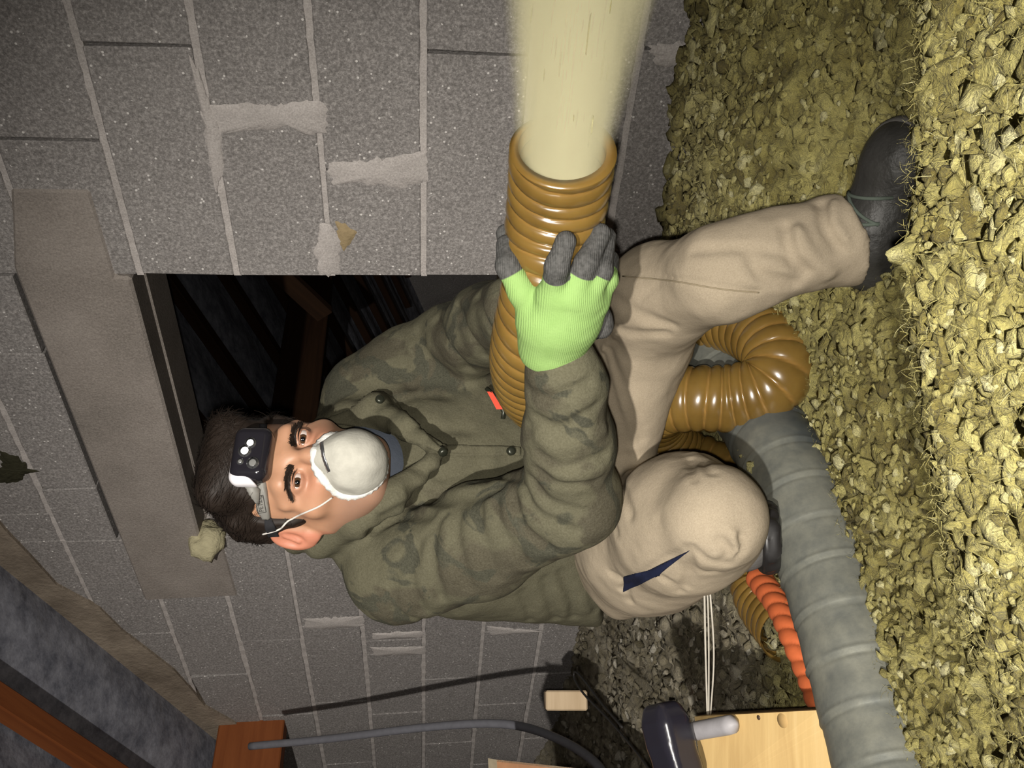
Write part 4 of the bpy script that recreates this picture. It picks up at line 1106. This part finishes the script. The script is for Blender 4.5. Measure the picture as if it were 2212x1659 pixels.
# ---- boots
M['boot'] = simple('black_boot_leather', (.028, .027, .025), .5, .35, 0, (120, .4, .004)); M['rubber'] = simple('black_rubber', (.012, .011, .011), .4, .4); M['rand'] = simple('dusty_rubber_rand', (.09, .085, .08), .7, .3, 0, (150, .4, .003))
M['lace'] = simple('green_grey_lace', (.07, .085, .07), .8, .2)
def boot(heel, toe, ank, up_, parent, side):
    ax_ = toe - heel; L = np.linalg.norm(ax_); ax_ /= L; up_ = up_ - ax_ * (up_ @ ax_); up_ /= np.linalg.norm(up_); sd_ = np.cross(ax_, up_)
    Mb = np.array([ax_, sd_, up_])
    ball = heel + ax_ * L * .68
    def f_up(p):
        d = cap2(p, heel + up_ * .012, ball + up_ * .004, .036, .043)
        d = smin(d, cap2(p, ball, toe - ax_ * .035, .043, .041), .02)
        d = smin(d, cap2(p, heel + ax_ * .01 + up_ * .02, ank, .042, .047), .04)
        d = smax(d, -((p - heel) @ up_ + .03), .006)
        return d
    o = bpy.data.objects.new('boot', None); COL.objects.link(o); o.parent = parent
    mn = np.min([heel, toe, ank], 0) - .09; mx = np.max([heel, toe, ank], 0) + .09
    V, Q = sdf_mesh(f_up, mn, mx, .003); from_np('upper', V, Q, M['boot'], o)
    def f_sole(p):
        d = np.minimum(cap2(p, heel - up_ * .03, ball - up_ * .03, .04, .049), cap2(p, ball - up_ * .03, toe - ax_ * .04 - up_ * .03, .049, .046))
        d = smax(d, np.abs((p - heel) @ up_ + .036) - .011, .004)
        return d + .0015 * np.sin((p @ ax_) * 420) * (np.abs((p - heel) @ up_ + .04) < .008)
    V, Q = sdf_mesh(f_sole, mn, mx, .003); from_np('sole', V, Q, M['rubber'], o)
    def f_rand(p):
        d = f_up(p) - .0022
        d = smax(d, -((p - ball) @ ax_ - .012 + .35 * np.abs((p - ball) @ sd_)), .004)
        d = smax(d, (p - heel) @ up_ - .012, .004)
        return d
    V, Q = sdf_mesh(f_rand, mn, mx, .003); from_np('toe_rand', V, Q, M['rand'], o)
    for k in range(4):
        c_ = heel + ax_ * L * (.30 + .085 * k); pts = []
        for a_ in np.linspace(-1, 1, 13):
            s0 = c_ + sd_ * a_ * .03 + up_ * .12 + ax_ * .008 * a_ * (1 if k % 2 else -1); lo2 = s0 - up_ * .14
            tt = 0.0; q_ = s0.copy()
            for _ in range(30): q_ = q_ - up_ * max(f_up(q_[None])[0], 0) * .8
            pts.append(q_ + up_ * .002)
        tube('lace', np.array(pts), .0022, M['lace'], o, 8)
    return o
boot(P(1905, 548, 1.09), P(1968, 268, .985), anL + (anL - knL) * .06, P(1800, 400, 1.03) - P(1900, 420, 1.05) - FW * .03, person, 1).__setitem__('label', 'dark boot of the outstretched leg sunk in the wool')
boot(P(1580, 1135, 1.36), P(1603, 1168, 1.085), anR, UP * 1.0 - FW * .05, person, -1).__setitem__('label', 'black boot under the bent knee')

# ---- eyes
t = NT('eyeball'); xx_ = t.attr('iris')
t.col(t.ramp(xx_, [(0.0, (.5, .42, .38)), (.22, (.5, .43, .4)), (.26, (.02, .012, .008)), (.36, (.05, .026, .013)), (.62, (.04, .02, .01)), (.68, (.004, .004, .004))])); t.rough(.06, .6); M['eye'] = t.m
B_, F_ = ico(4)
for e in EYE:
    o = from_np('eye', toW(B_ * .0127 + e), F_, M['eye'], person)
    look = CAM - toW(e); look = look / np.linalg.norm(look); lk = HM @ look
    a_ = np.degrees(np.arccos(np.clip(B_ @ lk, -1, 1))); attr(o, 'iris', np.clip(1 - a_ / 42.0, 0, 1))
# ---- hair: scalp cap and strands
M['hair'] = NT('dark_hair').m; hb = M['hair'].node_tree.nodes['Principled BSDF']; hb.inputs['Base Color'].default_value = (.014, .0095, .007, 1); hb.inputs['Roughness'].default_value = .6; hb.inputs['Specular IOR Level'].default_value = .2
def hairline(q):
    """> 0 inside the hair"""
    fr = q[:, 2] - .054 - .006 * noise3(q * 80)                                     # forehead
    a_ = np.abs(q[:, 0])
    side = np.minimum(.018 - q[:, 1] + .0 * a_, q[:, 2] + .02)               # behind the temples
    burn = np.minimum(np.minimum(.030 - q[:, 1], q[:, 1] + .008), q[:, 2] + .042) # sideburn
    ear = .02 - np.linalg.norm((q - [0, -.018, 0])[:, 1:] * [1, .65], axis=1) * 1.0
    s = np.maximum(np.maximum(np.minimum(fr, .05), side), burn)
    nape = q[:, 2] + .075
    return np.minimum(np.minimum(s, nape), -ear + 5 * (a_ < .055))
def f_hair_l(q):
    base = ell(q, (0, -.014, .043), (.088, .109, .106)) - .004 * noise3(q * 60) - .006 * noise3(q * 25 + 3)
    base = smin(base, cap2(q, (-.042, .05, .105), (.042, .05, .105), .03, .03), .02)
    return smax(base, -hairline(q) * .8, .006)
def f_hair(p): return f_hair_l(toL(p)) * HSC
hv_, hq_ = sdf_mesh(f_hair, HCEN - [.16, .16, .12], HCEN + [.16, .16, .17], .0026)
hair = from_np('hair', hv_, hq_, M['hair'], person)
gl = grad(f_hair, hv_, .003); sel = np.where(hairline(toL(hv_)) > .0)[0]
pick = rng.choice(sel, 5200); 
pp_ = project(hv_[pick]); pick = pick[~(inpoly(pp_[:, 0], pp_[:, 1], [(515, 905), (600, 905), (612, 1168), (560, 1168), (505, 1030)]) & ((gl[pick] @ FW) < .2))]
root = hv_[pick] - gl[pick] * .002; gn = gl[pick]
ql = toL(root)
# short hair swept forward and to the side
flow = np.stack([.55 - 1.0 * ql[:, 0] / .08 * .4, .9 - 2.2 * (ql[:, 2] > .08) * 0 + 0 * ql[:, 1], -.35 + 0 * ql[:, 0]], -1) + rng.normal(0, .35, (len(ql), 3))
fl_ = flow @ HM; fl_ -= (fl_ * gn).sum(1)[:, None] * gn; fl_ /= np.linalg.norm(fl_, axis=1)[:, None] + 1e-9
Ls = rng.uniform(.012, .026, len(ql)) * np.where(ql[:, 2] > .05, 1.15, .55); sdv = np.cross(fl_, gn); vs_ = []
for tt in np.linspace(0, 1, 5):
    ctr = root + fl_ * (Ls * tt)[:, None] + gn * (Ls * (.42 * tt - .42 * tt * tt) + .0015)[:, None]
    wd = .00055 * (1 - .75 * tt); vs_ += [ctr + sdv * wd, ctr - sdv * wd]
V = np.stack(vs_, 1).reshape(-1, 3); o_ = (np.arange(len(ql)) * 10)[:, None]
Q = np.vstack([np.hstack([o_ + 2 * k, o_ + 2 * k + 1, o_ + 2 * k + 3, o_ + 2 * k + 2]) for k in range(4)])
tag(from_np('hair_strands', V, Q, M['hair'], hair), kind='stuff')
# eyebrows and lashes
def strands(name, roots, dirs, L_, w_):
    nrm_ = grad(f_head, roots, .002); s_ = np.cross(dirs, nrm_); s_ /= np.linalg.norm(s_, axis=1)[:, None] + 1e-9; vs_ = []
    for tt in np.linspace(0, 1, 4):
        ctr = roots + dirs * (L_ * tt)[:, None] + nrm_ * (.0008 + L_ * .3 * tt * (1 - tt))[:, None]; vs_ += [ctr + s_ * w_ * (1 - .7 * tt), ctr - s_ * w_ * (1 - .7 * tt)]
    V = np.stack(vs_, 1).reshape(-1, 3); o_ = (np.arange(len(roots)) * 8)[:, None]
    Q = np.vstack([np.hstack([o_ + 2 * k, o_ + 2 * k + 1, o_ + 2 * k + 3, o_ + 2 * k + 2]) for k in range(3)])
    return from_np(name, V, Q, M['hair'], person)
for s in (-1, 1):
    n = 420; u_ = rng.random(n); wth = .0046 * (1 - .75 * np.abs(u_ - .35))
    ql = np.stack([s * (.012 + .04 * u_), np.full(n, .12), .0095 + .0035 * np.sin(u_ * 2.4) - .005 * sstep(.65, 1, u_) + rng.uniform(-1, 1, n) * wth], -1)
    for _ in range(25): ql[:, 1] -= f_head_l(ql) * .7
    dr = np.stack([s * (.55 + .5 * u_), -.35 * u_, .55 - .95 * u_], -1) + rng.normal(0, .15, (n, 3)); dr /= np.linalg.norm(dr, axis=1)[:, None]
    strands('eyebrow', toW(ql), dr @ HM, rng.uniform(.005, .009, n), .00055)
    n = 46; u_ = np.linspace(-1, 1, n)
    ql = EYE[(s + 1) // 2] + np.stack([u_ * .0125, .0135 - .004 * u_ ** 2, .0052 * np.sqrt(1 - .8 * u_ ** 2)], -1)
    dr = np.stack([u_ * .4, 1 + 0 * u_, .25 + 0 * u_], -1); dr /= np.linalg.norm(dr, axis=1)[:, None]
    strands('eyelash', toW(ql), dr @ HM, np.full(n, .0045), .0004)
# ---- dust mask
M['mask'] = simple('mask_felt', (.36, .35, .305), .85, .15, 0, (220, .25, .002)); M['mask_rim'] = simple('mask_edge_felt', (.55, .54, .51), .85, .15, 0, (160, .5, .004)); M['alu'] = simple('nose_clip_metal', (.3, .3, .31), .3, .5, .9)
def f_mask_l(q):
    d = ell(q, (0, .086, -.073), (.0455, .06, .047))
    d = smin(d, cap2(q, (0, .108, -.028), (0, .126, -.055), .012, .016), .022)
    dn = smax(d, -(q[:, 1] - .055 - .12 * np.abs(q[:, 0]) * 0 + .35 * np.clip(-q[:, 2] - .08, 0, 1)), .004)
    return dn - .0018 * noise3(q * 45 + 2)
def f_mask(p): return f_mask_l(toL(p)) * HSC
V, Q = sdf_mesh(f_mask, HCEN - [.15, .2, .18], HCEN + [.15, .15, .08], .002); mask = from_np('dust_mask', V, Q, M['mask'], person); mask['label'] = 'white cup-shaped dust mask'
ang = np.linspace(0, 2 * np.pi, 72, endpoint=False); rim = []
for a_ in ang:
    dv = np.array([math.sin(a_), 0, math.cos(a_)]); c_ = np.array([0, .0, -.070])
    rr_ = .0435 + .005 * max(math.cos(a_), 0) ** 3
    pnt = c_ + dv * np.array([rr_ * 1.04, 0, rr_ * 1.06]); pnt[1] = .14
    for _ in range(40): pnt[1] -= min(f_head_l(pnt[None])[0], f_mask_l(pnt[None])[0] + .004) * .7
    pnt[1] += .001; rim.append(pnt)
rim = np.array(rim)
for _ in range(5): rim[:, 1] = (np.roll(rim[:, 1], 1) + rim[:, 1] * 2 + np.roll(rim[:, 1], -1)) / 4
V = []; nr = len(rim); cen = rim.mean(0) + [0, .03, 0]
for k, (o1, o2) in enumerate(((-.006, .005), (-.002, .0065), (.0025, .0045), (.0052, .0005), (.002, -.003), (-.006, -.002))):
    dv = rim - cen; dv[:, 1] = 0; dv /= np.linalg.norm(dv, axis=1)[:, None]
    jit = 1 + .18 * np.array([math.sin(i_ * 2.7) for i_ in range(nr)]) * (o1 > 0)
    V.append(toW(rim + dv * (o1 * jit)[:, None] + np.array([0, o2, 0])))
V = np.vstack(V); Fc = []
for k in range(6):
    for i_ in range(nr): Fc.append([k * nr + i_, k * nr + (i_ + 1) % nr, ((k + 1) % 6) * nr + (i_ + 1) % nr, ((k + 1) % 6) * nr + i_])
mesh_py('mask_rim', V, Fc, M['mask_rim'], mask, True)
applique('nose_clip', f_mask, [(690, 958), (698, 953), (700, 966), (702, 985), (714, 1018), (708, 1021), (697, 992), (693, 972)], .0014, M['alu'], mask, 3)
def strap_on(f, pix, name, r, mat, parent, lift=.0015, n=8):
    return tube(name, on(f, catmull([np.array(a, float) for a in pix], n), lift), r, mat, parent, 8)
M['elastic'] = simple('white_elastic', (.45, .43, .4), .7, .2)
def f_hh(p): return np.minimum(f_head(p), f_hair(p))
strap_on(f_hh, [(716, 1074), (690, 1092), (665, 1104), (640, 1114), (622, 1126), (605, 1140), (590, 1146), (568, 1152)], 'mask_strap', .0013, M['elastic'], mask)
strap_on(f_hh, [(831, 1010), (824, 1035), (800, 1062)], 'mask_strap', .0012, M['elastic'], mask)
# ---- headlamp
lampo = bpy.data.objects.new('headlamp', None); COL.objects.link(lampo); lampo.parent = person; lampo['label'] = 'black headlamp with grey strap bracket'
M['lampblack'] = NT('headlamp_black').m; lb = M['lampblack'].node_tree.nodes['Principled BSDF']; lb.inputs['Base Color'].default_value = (.012, .011, .014, 1); lb.inputs['Roughness'].default_value = .12
M['silver'] = simple('silver_plastic', (.62, .6, .62), .35, .5, .1); M['bracket'] = simple('smoked_grey_bracket', (.17, .165, .15), .45, .4); M['strapdark'] = simple('dark_elastic_band', (.02, .02, .022), .9, .1, 0, (400, .4, .002))
q0 = on(f_hh, [(545, 985)])[0]
lz = fwd2 * .97 + hup2 * .2; lz /= np.linalg.norm(lz); lx = lef2 - lz * (lef2 @ lz); lx /= np.linalg.norm(lx); ly = np.cross(lz, lx)
ML = np.array([lx, ly, lz]); lc = P(546, 984, project(q0)[2] - .006)
def f_lamp(p):
    d = rbox(p, lc, (.036, .0245, .017), .013, ML)
    q_ = (p - lc) @ ML.T
    return smax(d, -(np.linalg.norm((q_ - [.0, .004, .075]) * [1, 1, 1], axis=1) - .0) * 0 - 1, .001)
V, Q = sdf_mesh(f_lamp, lc - .06, lc + .06, .0012); from_np('lamp_housing', V, Q, M['lampblack'], lampo)
def f_trim(p):
    q_ = (p - lc) @ ML.T
    d = rbox(p, lc - lz * .001 - lx * .003, (.0385, .026, .0145), .013, ML)
    cut = (q_ @ np.array([-.75, .66, 0])) - .0225
    cut = smax(cut * -1, -1 + 0 * cut, .001)
    d = smax(d, cut, .004)
    return smax(d, -(rbox(p, lc + lx * .006 - ly * .004 + lz * .006, (.036, .0245, .02), .013, ML)), .002)
V, Q = sdf_mesh(f_trim, lc - .06, lc + .06, .0012)
if len(Q): from_np('lamp_trim', V, Q, M['silver'], lampo)
t = NT('led_lit'); t.col((.9, .9, .9)); t.b.inputs['Emission Color'].default_value = (1, .98, .94, 1); t.b.inputs['Emission Strength'].default_value = 6.0; M['led_on'] = t.m
M['led_off'] = simple('led_lens', (.25, .25, .24), .08, .6, .4); M['led_ring'] = simple('led_reflector_ring', (.35, .35, .36), .15, .6, .9)
for x, y, r_, on_ in ((541, 957, .0055, 1), (529, 974, .0062, 1), (519, 997, .0032, 0), (546, 1000, .0058, 0)):
    q, _ = march(f_lamp, [x], [y]); q = q[0]; g = grad(f_lamp, q[None])[0]
    ring = [q - g * .001, q + g * .0012, q + g * .0016, q + g * .0004]
    V, Q, T = tube_arrays(ring, [r_ * 1.35, r_ * 1.35, r_ * 1.15, r_ * 1.0], 20, False); o = mesh_py('led', V, Q.tolist(), M['led_ring'], lampo, True)
    V, Q, T = tube_arrays([q - g * .001, q + g * .0008, q + g * .0016, q + g * .002], [r_, r_, r_ * .75, r_ * .3], 20, True); V0 = len(o.data.vertices)
    lens = mesh_py('led_lens', V, Q.tolist() + T.tolist(), M['led_on'] if on_ else M['led_off'], lampo, True)
applique('bracket', f_hh, [(529, 1040), (552, 1036), (574, 1036), (578, 1060), (582, 1092), (585, 1116), (580, 1123), (571, 1122), (556, 1096), (541, 1066)], .0065, M['bracket'], lampo, 4)
applique('head_strap', f_hh, [(571, 1121), (585, 1117), (596, 1140), (603, 1158), (580, 1160), (572, 1140)], .0022, M['strapdark'], lampo, 4)
applique('head_strap', f_hh, [(560, 918), (575, 916), (578, 930), (562, 934)], .0022, M['strapdark'], lampo, 3)
# maker's name embossed on the bracket, in a frame
M['emboss'] = simple('embossed_dark_print', (.045, .043, .04), .5, .3)
fc = bpy.data.curves.new('bracket_lettering', 'FONT'); fc.body = 'PETZL'; fc.align_x = 'CENTER'; fc.align_y = 'CENTER'; fc.size = 1.0
tmp = bpy.data.objects.new('tmp_text', fc); COL.objects.link(tmp); bpy.context.view_layer.update()
me = bpy.data.meshes.new_from_object(tmp.evaluated_get(bpy.context.evaluated_depsgraph_get())); bpy.data.objects.remove(tmp)
bm = bmesh.new(); bm.from_mesh(me); bmesh.ops.subdivide_edges(bm, edges=bm.edges, cuts=1); bmesh.ops.triangulate(bm, faces=bm.faces); bm.to_mesh(me); bm.free()
TV = np.array([v.co[:] for v in me.vertices])
# text runs down the picture: baseline direction from the ear end to the lamp end
ctr = np.array([566.0, 1083.0]); dirx = np.array([-.18, -1.0]); dirx /= np.linalg.norm(dirx); diry = np.array([-dirx[1] * -1, dirx[0] * 1.0])
diry = np.array([-1.0, .18]); diry /= np.linalg.norm(diry)
px = ctr + TV[:, :1] * dirx * 11.0 + TV[:, 1:2] * diry * 13.5
tp, _ = march(f_hh, px[:, 0], px[:, 1]); tg = grad(f_hh, tp, .003); TV2 = tp + tg * .0072
me.vertices.foreach_set('co', TV2.astype(np.float32).ravel()); me.update(); me.materials.clear(); me.materials.append(M['emboss'])
link('lettering', me, None, lampo)
fr = [ctr + dirx * a_ + diry * b_ for a_, b_ in ((-17, -8.5), (17, -8.5), (17, 8.5), (-17, 8.5), (-17, -8.5))]
fr = np.vstack([np.linspace(a_, b_, 8) for a_, b_ in zip(fr[:-1], fr[1:])])
tube('lettering_frame', on(f_hh, fr, .0070), .0005, M['emboss'], lampo, 6, False)
